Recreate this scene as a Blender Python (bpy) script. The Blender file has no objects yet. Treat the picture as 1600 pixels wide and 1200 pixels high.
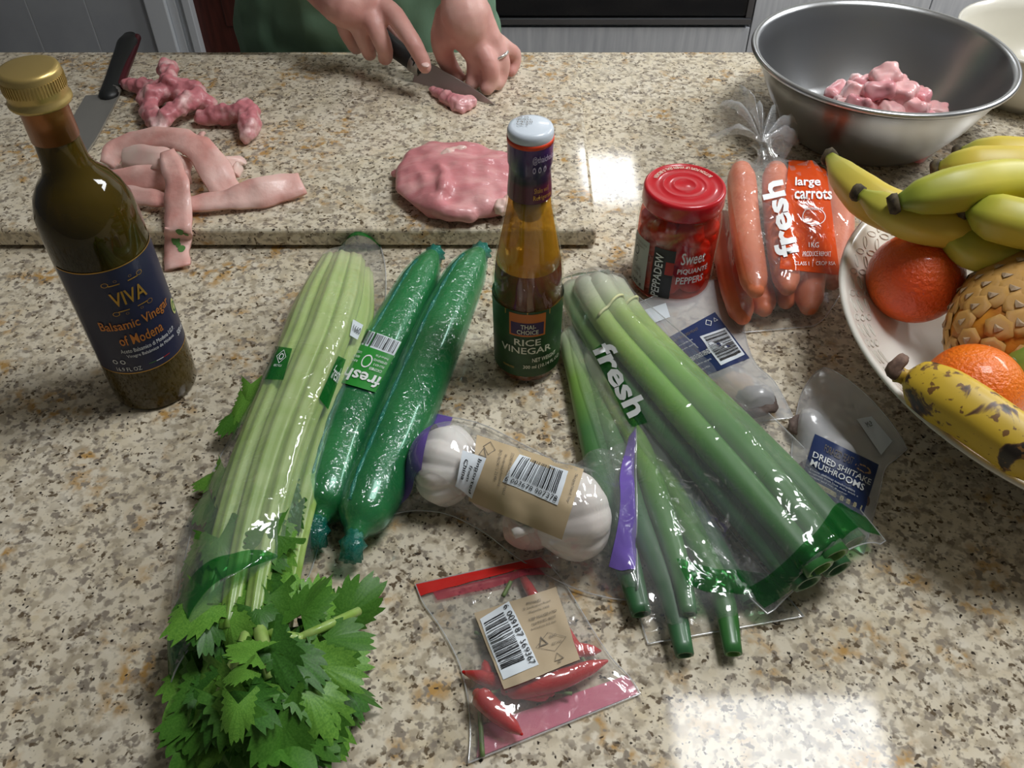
import bpy, bmesh, math, random
import numpy as np
from mathutils import Vector, Matrix, noise
from mathutils.bvhtree import BVHTree

# ---------------------------------------------------------------- camera
H = .55; FPX = 1370.0; PITCH = math.radians(45.5)
SC = bpy.context.scene
COL = SC.collection
cam_d = bpy.data.cameras.new('camera'); cam = bpy.data.objects.new('camera', cam_d); COL.objects.link(cam)
cam.location = (0, 0, H); cam.rotation_euler = (math.pi/2 - PITCH, 0, 0)
cam_d.sensor_width = 36; cam_d.lens = FPX/1600*36; cam_d.clip_start = .01
SC.camera = cam
# ---------------------------------------------------------------- light
W = bpy.data.worlds.new('world'); SC.world = W; W.use_nodes = True
bg = W.node_tree.nodes['Background']; bg.inputs[0].default_value = (.93, .96, 1, 1); bg.inputs[1].default_value = .06
PANEL_L = 20.0          # radiance of the ceiling light panels
SC.view_settings.view_transform = 'Standard'; SC.view_settings.look = 'None'
SC.view_settings.gamma = 1; SC.view_settings.exposure = 0.4
SC.view_settings.use_curve_mapping = False
SC.cycles.transparent_max_bounces = 24
SC.cycles.max_bounces = 10; SC.cycles.transmission_bounces = 10
SC.cycles.caustics_reflective = False
CEIL = 1.5; FLOOR = -.9; BOARD = .024

# ---------------------------------------------------------------- helpers
def at(x, y, z=0.):
    """point of height z that the photograph shows at pixel x, y"""
    a = (x-800)/FPX; b = (y-600)/FPX
    d = Vector((a, math.cos(PITCH)-b*math.sin(PITCH), -math.sin(PITCH)-b*math.cos(PITCH)))
    return Vector((0, 0, H)) + d*((z-H)/d.z)
def ray(x, y):
    a = (x-800)/FPX; b = (y-600)/FPX
    return Vector((a, math.cos(PITCH)-b*math.sin(PITCH), -math.sin(PITCH)-b*math.cos(PITCH))).normalized()
def srgb(r, g, b):
    f = lambda c: (c/255/12.92) if c/255 <= .04045 else ((c/255+.055)/1.055)**2.4
    return (f(r), f(g), f(b), 1)
def tag(o, label=None, cat=None, group=None, kind=None):
    if label: o['label'] = label
    if cat: o['category'] = cat
    if group: o['group'] = group
    if kind: o['kind'] = kind
    return o
def thing(name, label, cat, loc, group=None):
    o = bpy.data.objects.new(name, None); COL.objects.link(o)
    o.location = loc; o.empty_display_size = .02
    return tag(o, label, cat, group)
def adopt(o, parent):
    o.parent = parent
    if parent.parent is None and parent.type == 'EMPTY':
        o.matrix_parent_inverse = Matrix.Translation(-Vector(parent.location))
    elif parent.parent is None:
        o.matrix_parent_inverse = Matrix.Translation(-Vector(parent.location))
    return o
def mk(name, V, Fc, m, parent=None, smooth=True, attrs=None, raw=False):
    V = [tuple(v) for v in V]
    loc = None
    if parent is None and not raw:
        A = np.array(V); loc = Vector(((A[:,0].min()+A[:,0].max())/2, (A[:,1].min()+A[:,1].max())/2, A[:,2].min()))
        V = [tuple(v) for v in A-np.array(loc)]
    me = bpy.data.meshes.new(name); me.from_pydata(V, [], Fc)
    if smooth: me.shade_smooth()
    if m: me.materials.append(m)
    if attrs:
        for k, vals in attrs.items():
            a = me.attributes.new(k, 'FLOAT', 'POINT'); a.data.foreach_set('value', list(map(float, vals)))
    me.validate()
    o = bpy.data.objects.new(name, me); COL.objects.link(o)
    if parent is not None: adopt(o, parent)
    elif loc is not None: o.location = loc
    return o
def copy_to(src, M, parent=None):
    o = src.copy(); COL.objects.link(o)
    o.matrix_basis = M
    if parent is not None: adopt(o, parent)
    return o
class MB:
    def __init__(s): s.V = []; s.F = []; s.A = {}
    def add(s, V, F, attrs=None):
        n = len(s.V); s.V += [tuple(v) for v in V]; s.F += [tuple(i+n for i in f) for f in F]
        if attrs:
            for k, v in attrs.items(): s.A.setdefault(k, []).extend(v)
        return s
    def build(s, name, m, parent=None, smooth=True): return mk(name, s.V, s.F, m, parent, smooth, s.A or None)
def box(x0, x1, y0, y1, z0, z1, bev=0, seg=2):
    bm = bmesh.new(); bmesh.ops.create_cube(bm, size=1)
    for v in bm.verts: v.co = Vector(((x0+x1)/2+v.co.x*(x1-x0), (y0+y1)/2+v.co.y*(y1-y0), (z0+z1)/2+v.co.z*(z1-z0)))
    if bev: bmesh.ops.bevel(bm, geom=list(bm.edges), offset=bev, segments=seg, affect='EDGES', profile=.5)
    bm.verts.index_update()
    r = [v.co.copy() for v in bm.verts], [[v.index for v in f.verts] for f in bm.faces]; bm.free(); return r
def lathe(prof, n=48, c=(0, 0, 0)):
    V = []; F = []; c = Vector(c)
    k = len(prof)
    for i in range(n):
        a = 2*math.pi*i/n
        for r, z in prof: V.append(c+Vector((r*math.cos(a), r*math.sin(a), z)))
    for i in range(n):
        j = (i+1) % n
        for q in range(k-1):
            r0 = prof[q][0]; r1 = prof[q+1][0]
            if r0 < 1e-7 and r1 < 1e-7: continue
            F.append((i*k+q, j*k+q, j*k+q+1, i*k+q+1))
    bm = bmesh.new(); bv = [bm.verts.new(v) for v in V]
    for f in F: bm.faces.new([bv[q] for q in f])
    bmesh.ops.remove_doubles(bm, verts=bm.verts, dist=1e-6); bmesh.ops.recalc_face_normals(bm, faces=bm.faces)
    bm.verts.index_update()
    r = [v.co.copy() for v in bm.verts], [[v.index for v in f.verts] for f in bm.faces]; bm.free(); return r
def cr(pts, n):
    """Catmull-Rom through pts (tuples of any length), n samples"""
    P = np.array([list(p) for p in pts], float)
    if len(P) == 2: P = np.array([P[0], (P[0]+P[1])/2, P[1]])
    Q = np.vstack([2*P[0]-P[1], P, 2*P[-1]-P[-2]])
    out = []
    for i in range(n):
        s = i/(n-1)*(len(P)-1); k = min(int(s), len(P)-2); t = s-k
        a, b, c, d = Q[k], Q[k+1], Q[k+2], Q[k+3]
        out.append(.5*((2*b)+(c-a)*t+(2*a-5*b+4*c-d)*t*t+(3*b-a-3*c+d)*t**3))
    return np.array(out)
def interp(xs, ys, t): return float(np.interp(t, xs, ys))
def tube(path, rad, n=12, prof=None, caps=True, up=(0, 0, 1), roundcap=0, flat=1.0):
    """path Nx3, rad N or scalar; prof(angle,t)->multiplier; attrs t (length) and a (angle)"""
    P = [Vector(p) for p in path]; N = len(P)
    R = [rad]*N if np.isscalar(rad) else list(rad)
    T = []
    for i in range(N):
        d = P[min(i+1, N-1)]-P[max(i-1, 0)]; T.append(d.normalized() if d.length > 1e-9 else Vector((0, 0, 1)))
    if roundcap:
        k = roundcap; pre = []; post = []
        for q in range(k):
            an = math.pi/2*(q+.35)/(k)
            pre.append((P[0]-T[0]*R[0]*math.cos(an), R[0]*math.sin(an), T[0]))
            post.append((P[-1]+T[-1]*R[-1]*math.cos(an), R[-1]*math.sin(an), T[-1]))
        P = [x[0] for x in pre]+P+[x[0] for x in reversed(post)]
        R = [x[1] for x in pre]+R+[x[1] for x in reversed(post)]
        T = [x[2] for x in pre]+T+[x[2] for x in reversed(post)]; N = len(P)
    u = Vector(up); u = (u-T[0]*u.dot(T[0]))
    if u.length < 1e-4: u = Vector((1, 0, 0))-T[0]*T[0].x
    u.normalize()
    V = []; F = []; At = []; Aa = []
    for i in range(N):
        u = u-T[i]*u.dot(T[i]); u.normalize(); w = T[i].cross(u)
        for j in range(n):
            a = 2*math.pi*j/n; m = prof(a, i/(N-1)) if prof else 1
            V.append(P[i]+(u*math.cos(a)*flat+w*math.sin(a))*R[i]*m); At.append(i/(N-1)); Aa.append(j/n)
    for i in range(N-1):
        for j in range(n):
            k = (j+1) % n; F.append((i*n+j, i*n+k, (i+1)*n+k, (i+1)*n+j))
    if caps:
        F.append(tuple(range(n-1, -1, -1))); F.append(tuple((N-1)*n+j for j in range(n)))
    return V, F, {'t': At, 'a': Aa}
def sphere(c, r, nu=20, nv=12, rot=None):
    V = []; F = []; c = Vector(c); rr = (r, r, r) if np.isscalar(r) else r
    for i in range(nv+1):
        th = math.pi*i/nv
        for j in range(nu):
            ph = 2*math.pi*j/nu
            p = Vector((rr[0]*math.sin(th)*math.cos(ph), rr[1]*math.sin(th)*math.sin(ph), rr[2]*math.cos(th)))
            if rot is not None: p = rot @ p
            V.append(c+p)
    for i in range(nv):
        for j in range(nu):
            k = (j+1) % nu
            if i == 0: F.append((i*nu, (i+1)*nu+j, (i+1)*nu+k))
            elif i == nv-1: F.append((i*nu+j, (i+1)*nu, i*nu+k))
            else: F.append((i*nu+j, (i+1)*nu+j, (i+1)*nu+k, i*nu+k))
    return V, F
def rotz(a): return Matrix.Rotation(a, 3, 'Z')
def blob(shells, voxel, disp=0., dscale=40., smooth=3, seed=0):
    """union of closed shells as one continuous surface -> V, F"""
    V = []; F = []
    for s in shells:
        n = len(V); V += [tuple(v) for v in s[0]]; F += [tuple(i+n for i in f) for f in s[1]]
    me = bpy.data.meshes.new('tmp'); me.from_pydata(V, [], F); me.validate()
    o = bpy.data.objects.new('tmp', me); COL.objects.link(o)
    r = o.modifiers.new('r', 'REMESH'); r.mode = 'VOXEL'; r.voxel_size = voxel
    if smooth:
        s = o.modifiers.new('s', 'SMOOTH'); s.iterations = smooth; s.factor = .5
    dg = bpy.context.evaluated_depsgraph_get(); e = o.evaluated_get(dg); m2 = e.to_mesh()
    nv = len(m2.vertices); co = np.empty(nv*3); m2.vertices.foreach_get('co', co); co = co.reshape(-1, 3)
    no = np.empty(nv*3); m2.vertices.foreach_get('normal', no); no = no.reshape(-1, 3)
    Fc = [tuple(p.vertices) for p in m2.polygons]
    e.to_mesh_clear(); bpy.data.objects.remove(o); bpy.data.meshes.remove(me)
    if disp:
        of = Vector((seed*3.7, seed*1.3, 0))
        for i in range(nv):
            p = Vector(co[i])*dscale+of
            co[i] += no[i]*disp*(noise.noise(p)+.5*noise.noise(p*2.3))
    return co, Fc
def chain(pts, rads, n=14): # rounded tube shell through points
    k = max(2, (len(pts)-1)*6+1)
    P = cr([tuple(p) for p in pts], k); R = np.interp(np.linspace(0, 1, k), np.linspace(0, 1, len(rads)), rads)
    v, f, a = tube(P, R, n, roundcap=4); return v, f

# ---------------------------------------------------------------- materials
def nodes(name):
    m = bpy.data.materials.new(name); m.use_nodes = True; nt = m.node_tree
    return m, nt, nt.nodes, nt.links, nt.nodes['Principled BSDF']
def mat(name, col, rough=.5, metal=0, var=None, vscale=60, vamt=1., bump=0, bscale=300, spec=.5, trans=0, ior=1.45,
        sss=0, coat=0, coatr=.05, ramp=None, stretch=(1, 1, 1), emit=0, detail=4, ssr=(1, .4, .25), contrast=(.35, .65)):
    m, nt, N, L, b = nodes(name)
    c = col if len(col) == 4 else tuple(col)+(1,)
    b.inputs['Base Color'].default_value = c; b.inputs['Roughness'].default_value = rough; b.inputs['Metallic'].default_value = metal
    b.inputs['Specular IOR Level'].default_value = spec; b.inputs['Transmission Weight'].default_value = trans; b.inputs['IOR'].default_value = ior
    if coat: b.inputs['Coat Weight'].default_value = coat; b.inputs['Coat Roughness'].default_value = coatr
    if sss: b.inputs['Subsurface Weight'].default_value = sss; b.inputs['Subsurface Radius'].default_value = ssr; b.inputs['Subsurface Scale'].default_value = .006
    if emit: b.inputs['Emission Color'].default_value = c; b.inputs['Emission Strength'].default_value = emit
    src = None
    tc = N.new('ShaderNodeTexCoord'); mp = N.new('ShaderNodeMapping'); mp.inputs['Scale'].default_value = stretch; L.new(tc.outputs['Object'], mp.inputs[0])
    if ramp:
        at_ = N.new('ShaderNodeAttribute'); at_.attribute_name = 't'
        r = N.new('ShaderNodeValToRGB'); L.new(at_.outputs['Fac'], r.inputs[0]); e = r.color_ramp.elements
        while len(e) < len(ramp): e.new(.5)
        for i, (p, cc) in enumerate(ramp): e[i].position = p; e[i].color = cc
        src = r.outputs[0]
    if var:
        n = N.new('ShaderNodeTexNoise'); n.inputs['Scale'].default_value = vscale; n.inputs['Detail'].default_value = detail; L.new(mp.outputs[0], n.inputs[0])
        mr = N.new('ShaderNodeMapRange'); mr.inputs[1].default_value = contrast[0]; mr.inputs[2].default_value = contrast[1]; mr.inputs[4].default_value = vamt; L.new(n.outputs['Fac'], mr.inputs[0])
        mx = N.new('ShaderNodeMix'); mx.data_type = 'RGBA'; mx.inputs[6].default_value = c; mx.inputs[7].default_value = var if len(var) == 4 else tuple(var)+(1,)
        if src: L.new(src, mx.inputs[6])
        L.new(mr.outputs[0], mx.inputs[0]); src = mx.outputs[2]
    if src: L.new(src, b.inputs['Base Color'])
    if bump:
        n = N.new('ShaderNodeTexNoise'); n.inputs['Scale'].default_value = bscale; n.inputs['Detail'].default_value = 3; L.new(mp.outputs[0], n.inputs[0])
        bu = N.new('ShaderNodeBump'); bu.inputs['Strength'].default_value = bump; bu.inputs['Distance'].default_value = .002; L.new(n.outputs['Fac'], bu.inputs['Height']); L.new(bu.outputs[0], b.inputs['Normal'])
    return m
def film(name, tint=(1, 1, 1), haze=.06, hazecol=(.9, .93, .95), rough=.09, gloss=.10, bump=.5, bscale=60, body=None, bodyamt=0.):
    """thin plastic film: clear (tinted) with glossy reflections, a little haze and optional opaque print"""
    m = bpy.data.materials.new(name); m.use_nodes = True; nt = m.node_tree; N = nt.nodes; L = nt.links; N.clear()
    out = N.new('ShaderNodeOutputMaterial'); tr = N.new('ShaderNodeBsdfTransparent'); tr.inputs[0].default_value = tuple(tint)+(1,)
    di = N.new('ShaderNodeBsdfDiffuse'); di.inputs[0].default_value = tuple(hazecol)+(1,)
    gl = N.new('ShaderNodeBsdfGlossy'); gl.inputs['Roughness'].default_value = rough
    m1 = N.new('ShaderNodeMixShader'); m1.inputs[0].default_value = haze; L.new(tr.outputs[0], m1.inputs[1]); L.new(di.outputs[0], m1.inputs[2])
    last = m1
    if body:
        pb = N.new('ShaderNodeBsdfDiffuse'); pb.inputs[0].default_value = body if len(body) == 4 else tuple(body)+(1,)
        m3 = N.new('ShaderNodeMixShader'); m3.inputs[0].default_value = bodyamt; L.new(m1.outputs[0], m3.inputs[1]); L.new(pb.outputs[0], m3.inputs[2]); last = m3
    fr = N.new('ShaderNodeLayerWeight'); fr.inputs[0].default_value = .25
    pw = N.new('ShaderNodeMath'); pw.operation = 'POWER'; pw.inputs[1].default_value = 2.5; L.new(fr.outputs['Facing'], pw.inputs[0])
    ad = N.new('ShaderNodeMath'); ad.operation = 'MULTIPLY_ADD'; ad.inputs[1].default_value = .4; ad.inputs[2].default_value = gloss; ad.use_clamp = True
    L.new(pw.outputs[0], ad.inputs[0])
    m2 = N.new('ShaderNodeMixShader'); L.new(ad.outputs[0], m2.inputs[0]); L.new(last.outputs[0], m2.inputs[1]); L.new(gl.outputs[0], m2.inputs[2])
    if bump:
        tc = N.new('ShaderNodeTexCoord'); n = N.new('ShaderNodeTexNoise'); n.inputs['Scale'].default_value = bscale; n.inputs['Detail'].default_value = 2; n.inputs['Distortion'].default_value = 1.2
        L.new(tc.outputs['Object'], n.inputs[0])
        bu = N.new('ShaderNodeBump'); bu.inputs['Strength'].default_value = bump*.7; bu.inputs['Distance'].default_value = .005; L.new(n.outputs['Fac'], bu.inputs['Height'])
        L.new(bu.outputs[0], gl.inputs['Normal'])
    L.new(m2.outputs[0], out.inputs[0]); return m
def granite():
    m, nt, N, L, b = nodes('granite')
    tc = N.new('ShaderNodeTexCoord'); co = tc.outputs['Object']
    def noi(s, d=3, dist=0.): 
        n = N.new('ShaderNodeTexNoise'); n.inputs['Scale'].default_value = s; n.inputs['Detail'].default_value = d; n.inputs['Distortion'].default_value = dist; L.new(co, n.inputs[0]); return n.outputs['Fac']
    def mrange(x, a, c):
        r = N.new('ShaderNodeMapRange'); r.inputs[1].default_value = a; r.inputs[2].default_value = c; L.new(x, r.inputs[0]); return r.outputs[0]
    def mix(f, a, c):
        x = N.new('ShaderNodeMix'); x.data_type = 'RGBA'; L.new(f, x.inputs[0])
        for i, q in ((6, a), (7, c)):
            if isinstance(q, tuple): x.inputs[i].default_value = q
            else: L.new(q, x.inputs[i])
        return x.outputs[2]
    def mul(x, y):
        q = N.new('ShaderNodeMath'); q.operation = 'MULTIPLY'; L.new(x, q.inputs[0]); L.new(y, q.inputs[1]); return q.outputs[0]
    vo = N.new('ShaderNodeTexVoronoi'); vo.inputs['Scale'].default_value = 150; L.new(co, vo.inputs[0])
    rgb = N.new('ShaderNodeSeparateColor'); L.new(vo.outputs['Color'], rgb.inputs[0])
    c = mix(mrange(noi(34, 4), .36, .66), srgb(226, 218, 200), srgb(210, 196, 166))
    c = mix(mrange(rgb.outputs[0], .0, 1.), c, srgb(220, 210, 188))
    c = mix(mul(mrange(noi(120, 2), .48, .60), mrange(noi(40, 2), .2, .55)), c, srgb(180, 168, 146))
    c = mix(mul(mrange(noi(22, 3), .52, .66), mrange(noi(110, 2), .46, .62)), c, srgb(184, 146, 88))       # ochre
    c = mix(mul(mrange(noi(165, 2), .54, .62), mrange(noi(45, 2), .28, .55)), c, srgb(146, 136, 122))      # grey quartz
    c = mix(mul(mrange(noi(210, 2, .2), .585, .65), mrange(noi(52, 2), .36, .56)), c, srgb(104, 90, 72))    # dark mica
    c = mix(mul(mrange(noi(280, 1), .66, .72), mrange(noi(70, 2), .46, .56)), c, srgb(58, 50, 44))
    L.new(c, b.inputs['Base Color']); b.inputs['Roughness'].default_value = .07; b.inputs['Specular IOR Level'].default_value = .25
    return m

# ---------------------------------------------------------------- lettering and labels
_tc = {}
def text2d(s, bold=0.):
    if (s, bold) in _tc: return _tc[(s, bold)]
    cu = bpy.data.curves.new('t', 'FONT'); cu.body = s; cu.offset = bold; cu.resolution_u = 2
    o = bpy.data.objects.new('t', cu); COL.objects.link(o)
    dg = bpy.context.evaluated_depsgraph_get(); dg.update(); e = o.evaluated_get(dg); me = e.to_mesh()
    bm = bmesh.new(); bm.from_mesh(me); e.to_mesh_clear()
    bmesh.ops.triangulate(bm, faces=bm.faces)
    for _ in range(2):
        lg = [q for q in bm.edges if q.calc_length() > .2]
        if lg: bmesh.ops.subdivide_edges(bm, edges=lg, cuts=1); bmesh.ops.triangulate(bm, faces=bm.faces)
    bm.verts.index_update()
    V = np.array([v.co[:2] for v in bm.verts]) if len(bm.verts) else np.zeros((0, 2)); F = [[v.index for v in f.verts] for f in bm.faces]
    bm.free(); bpy.data.objects.remove(o); bpy.data.curves.remove(cu)
    if len(V):
        mn = V.min(0); mx = V.max(0); V = (V-mn)/np.maximum(mx-mn, 1e-6)
    _tc[(s, bold)] = (V, F); return V, F
def grid2(a0, b0, a1, b1, nu, nv):
    V = [(a0+(a1-a0)*i/nu, b0+(b1-b0)*j/nv) for j in range(nv+1) for i in range(nu+1)]
    F = [(j*(nu+1)+i, j*(nu+1)+i+1, (j+1)*(nu+1)+i+1, (j+1)*(nu+1)+i) for j in range(nv) for i in range(nu)]
    return V, F
def ring2(ca, cb, ra, rb, w, n=20, k=None):
    V = []; F = []
    n = k or n
    for i in range(n):
        t = 2*math.pi*i/n-math.pi/2
        V += [(ca+ra*math.cos(t), cb+rb*math.sin(t)), (ca+ra*(1-w)*math.cos(t), cb+rb*(1-w)*math.sin(t))]
    for i in range(n):
        j = (i+1) % n; F.append((2*i, 2*j, 2*j+1, 2*i+1))
    return V, F
def label_on(mapper, parent, items, base=None, nu=14, nv=10, name='label', off=.0004):
    """items: ('t',text,a0,b0,a1,b1,mat,bold) ('r',a0,b0,a1,b1,mat) ('bar',a0,b0,a1,b1,mat,across) ('ring',ca,cb,ra,rb,w,mat,k)"""
    root = parent
    if base is not None:
        V, F = grid2(0, 0, 1, 1, nu, nv)
        root = mk(name, [mapper(a, b, off) for a, b in V], F, base, parent)
    groups = {}; npan = 0
    for it in items:
        k = it[0]
        if k == 't':
            V, F = text2d(it[1], it[7] if len(it) > 7 else 0.)
            if not len(V): continue
            P2 = [(it[2]+(it[4]-it[2])*x, it[5]+(it[3]-it[5])*y) for x, y in V]; m = it[6]; nm = 'lettering'; o = off+.0009
        elif k == 'r':
            P2, F = grid2(it[1], it[2], it[3], it[4], 8, 6); m = it[5]; nm = 'label_panel'; npan += 1; o = off+.00012*npan
        elif k == 'ring':
            P2, F = ring2(it[1], it[2], it[3], it[4], it[5], k=it[7] if len(it) > 7 else None); m = it[6]; nm = 'symbol'; o = off+.0006
        elif k == 'bar':
            rn = random.Random(5); P2 = []; F = []; x = 0; across = it[6]
            while x < .97:
                w = rn.choice((.012, .012, .022, .032)); 
                if across: V1, F1 = grid2(it[1]+(it[3]-it[1])*x, it[2], it[1]+(it[3]-it[1])*min(1, x+w), it[4], 1, 6)
                else: V1, F1 = grid2(it[1], it[2]+(it[4]-it[2])*x, it[3], it[2]+(it[4]-it[2])*min(1, x+w), 6, 1)
                n = len(P2); P2 += V1; F += [tuple(i+n for i in f) for f in F1]
                x += w+rn.choice((.012, .014, .024, .034))
            m = it[5]; nm = 'barcode'; o = off+.0006
        g = groups.setdefault((nm, m.name+(str(npan) if nm == 'label_panel' else '')), [[], [], m, o]); n = len(g[0])
        g[0] += P2; g[1] += [tuple(i+n for i in f) for f in F]
    for (nm, _), (P2, F, m, o) in groups.items():
        if root is not parent: q = mk(nm, [mapper(a, b, o) for a, b in P2], F, m, root)
        else: q = mk(nm, [mapper(a, b, o) for a, b in P2], F, m, parent)
    return root
def cyl_map(c, r_of_z, z0, z1, phi0, phi1, facing):
    """label wrapped round an upright vessel; a 0..1 left to right, b 0..1 top to bottom"""
    c = Vector(c)
    def f(a, b, off):
        z = z1+(z0-z1)*b; ph = facing+phi0+(phi1-phi0)*a; r = r_of_z(z)+off
        return Vector((c.x+r*math.cos(ph), c.y+r*math.sin(ph), c.z+z))
    return f
def ray_map(quad, bvh):
    """label lying on a surface; quad = TL, TR, BR, BL as the photograph shows its corners"""
    q = [Vector(p) for p in quad]; last = [None]
    def f(a, b, off):
        p = (q[0]*(1-a)+q[1]*a)*(1-b)+(q[3]*(1-a)+q[2]*a)*b
        hit, no, i, d = bvh.ray_cast(Vector((0, 0, H)), ray(p.x, p.y))
        if hit is None:
            hit, no, i, d = bvh.find_nearest(at(p.x, p.y, .01))
        if no.dot(Vector((0, 0, H))-hit) < 0: no = -no
        return hit+no*off
    return f
# ---------------------------------------------------------------- draped bags
def height_field(contents):
    """contents: list of (path Nx3, radii) -> function giving the highest content over X, Y arrays"""
    S = []
    for P, R in contents:
        P = np.array(P, float); R = np.array([R]*len(P) if np.isscalar(R) else R, float)
        if len(P) == 1: P = np.vstack([P, P+1e-4]); R = np.array([R[0], R[0]])
        for i in range(len(P)-1): S.append((P[i], P[i+1], R[i], R[i+1]))
    def hf(X, Y):
        Z = np.zeros_like(X)
        for a, b, r0, r1 in S:
            d = b-a; l2 = d[0]**2+d[1]**2+1e-12
            t = np.clip(((X-a[0])*d[0]+(Y-a[1])*d[1])/l2, 0, 1)
            r = r0+(r1-r0)*t; q = (X-a[0]-d[0]*t)**2+(Y-a[1]-d[1]*t)**2
            z = np.where(q < r*r, a[2]+d[2]*t+np.sqrt(np.maximum(r*r-q, 0)), 0); Z = np.maximum(Z, z)
        return Z
    return hf
def drape(rows, contents, nu=56, nv=84, iters=220, wr=.0012, wscale=45, margin=.0018, edge=.0015, zrow=0., seed=1, lift=None, follow=None):
    """a bag lying on the worktop: film stretched over its contents. rows = (Lx, Ly, Rx, Ry) pixels from one end to the other"""
    R = cr(rows, nv)
    hf = height_field(contents)
    X = np.zeros((nv, nu)); Y = np.zeros((nv, nu))
    for j in range(nv):
        l = at(R[j][0], R[j][1], zrow); r = at(R[j][2], R[j][3], zrow)
        t = np.linspace(0, 1, nu)
        X[j] = l.x+(r.x-l.x)*t; Y[j] = l.y+(r.y-l.y)*t
    B = hf(X, Y)+margin
    base = np.where(B > margin+1e-6, B, edge); Z = base.copy()
    fix = np.zeros_like(Z, bool); fix[0, :] = fix[-1, :] = True; fix[:, 0] = fix[:, -1] = True
    Z0 = Z.copy(); Z[fix] = edge
    if lift: 
        for (j, zz) in lift: Z[j, :] = np.maximum(Z[j, :], zz*np.sin(np.linspace(0, math.pi, nu))**.6); 
    if follow is not None:
        g = base[follow].copy()
        for _ in range(6): g[1:-1] = np.maximum(g[1:-1], (g[:-2]+g[2:])/2)
        Z[follow] = np.maximum(Z[follow], g)
    keep = Z[fix].copy()
    for it in range(iters):
        A = Z.copy(); A[1:-1, 1:-1] = (Z[:-2, 1:-1]+Z[2:, 1:-1]+Z[1:-1, :-2]+Z[1:-1, 2:])/4
        Z = np.maximum(A, base); Z[fix] = keep
    V = []
    for j in range(nv):
        for i in range(nu):
            p = Vector((X[j, i], Y[j, i], 0))*wscale+Vector((seed*5.1, 0, 0))
            w = abs(noise.noise(p))+.5*abs(noise.noise(p*2.1))+1.2*max(0, .22-abs(noise.noise(p*.55+Vector((9, 4, 0))))); tt = min(i, nu-1-i, j, nv-1-j)/4
            V.append((X[j, i], Y[j, i], Z[j, i]+wr*w*min(1, tt)*1.5))
    F = [(j*nu+i, j*nu+i+1, (j+1)*nu+i+1, (j+1)*nu+i) for j in range(nv-1) for i in range(nu-1)]
    return V, F, (nu, nv)
def bag_part(V, shape, u0, u1, v0, v1, off=.0006, curve=None):
    """a printed band of a draped bag: the grid cells between u0..u1 and v0..v1"""
    nu, nv = shape; A = np.array(V).reshape(nv, nu, 3); out = []; 
    n1 = max(2, int((u1-u0)*nu)); n2 = max(2, int((v1-v0)*nv))
    for b in range(n2+1):
        for a in range(n1+1):
            u = (u0+(u1-u0)*a/n1)*(nu-1); v = (v0+(v1-v0)*b/n2)*(nv-1)
            if curve: v = (v0+(v1-v0)*b/n2+curve(a/n1)*(v1-v0))*(nv-1)
            u = min(max(u, 0), nu-1.001); v = min(max(v, 0), nv-1.001); i = int(u); j = int(v); s = u-i; t = v-j
            p = (A[j, i]*(1-s)+A[j, i+1]*s)*(1-t)+(A[j+1, i]*(1-s)+A[j+1, i+1]*s)*t
            out.append((p[0], p[1], p[2]+off))
    F = [(b*(n1+1)+a, b*(n1+1)+a+1, (b+1)*(n1+1)+a+1, (b+1)*(n1+1)+a) for b in range(n2) for a in range(n1)]
    return out, F
def bag_under(V, shape, z=.0006):
    nu, nv = shape; A = np.array(V).reshape(nv, nu, 3)[::4, ::4]; h, w = A.shape[:2]
    A = A.copy(); A[:, :, 2] = z
    F = [(j*w+i, (j+1)*w+i, (j+1)*w+i+1, j*w+i+1) for j in range(h-1) for i in range(w-1)]
    return A.reshape(-1, 3), F
def rim(V, shape, parent, m, r=.0006, z=.0004):
    nu, nv = shape; A = np.array(V).reshape(nv, nu, 3); B = np.vstack([A[0, :-1], A[:-1, -1], A[-1, :0:-1], A[:0:-1, 0], A[:1, 0]]); B = B+[0, 0, z]
    v, f, a = tube(B, r, 5, caps=False); return mk('sealed_edge', v, f, m, parent)
def ribbon(path, side, width, thick, n=24, bend=0.):
    """a strip with thickness; path of points, side = list of width directions, width list"""
    P = cr(path, n); Sd = cr(side, n); Wd = np.interp(np.linspace(0, 1, n), np.linspace(0, 1, len(width)), width)
    V = []; F = []; k = 8; At = []
    for i in range(n):
        t = Vector(P[min(i+1, n-1)]-P[max(i-1, 0)]).normalized(); s = Vector(Sd[i]); s = (s-t*s.dot(t)).normalized(); nn = t.cross(s)
        th = thick*(1 if 0 < i < n-1 else .6)
        sec = [(-.5, -.3), (-.48, .4), (-.2, .5), (.2, .5), (.48, .4), (.5, -.3), (.2, -.5), (-.2, -.5)]
        for a, b in sec: V.append(Vector(P[i])+s*a*Wd[i]+nn*(b*th+bend*(a*a-.25)*Wd[i])); At.append(i/(n-1))
    for i in range(n-1):
        for j in range(k): F.append((i*k+j, i*k+(j+1) % k, (i+1)*k+(j+1) % k, (i+1)*k+j))
    F.append(tuple(range(k-1, -1, -1))); F.append(tuple((n-1)*k+j for j in range(k)))
    return V, F, {'t': At}
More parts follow.
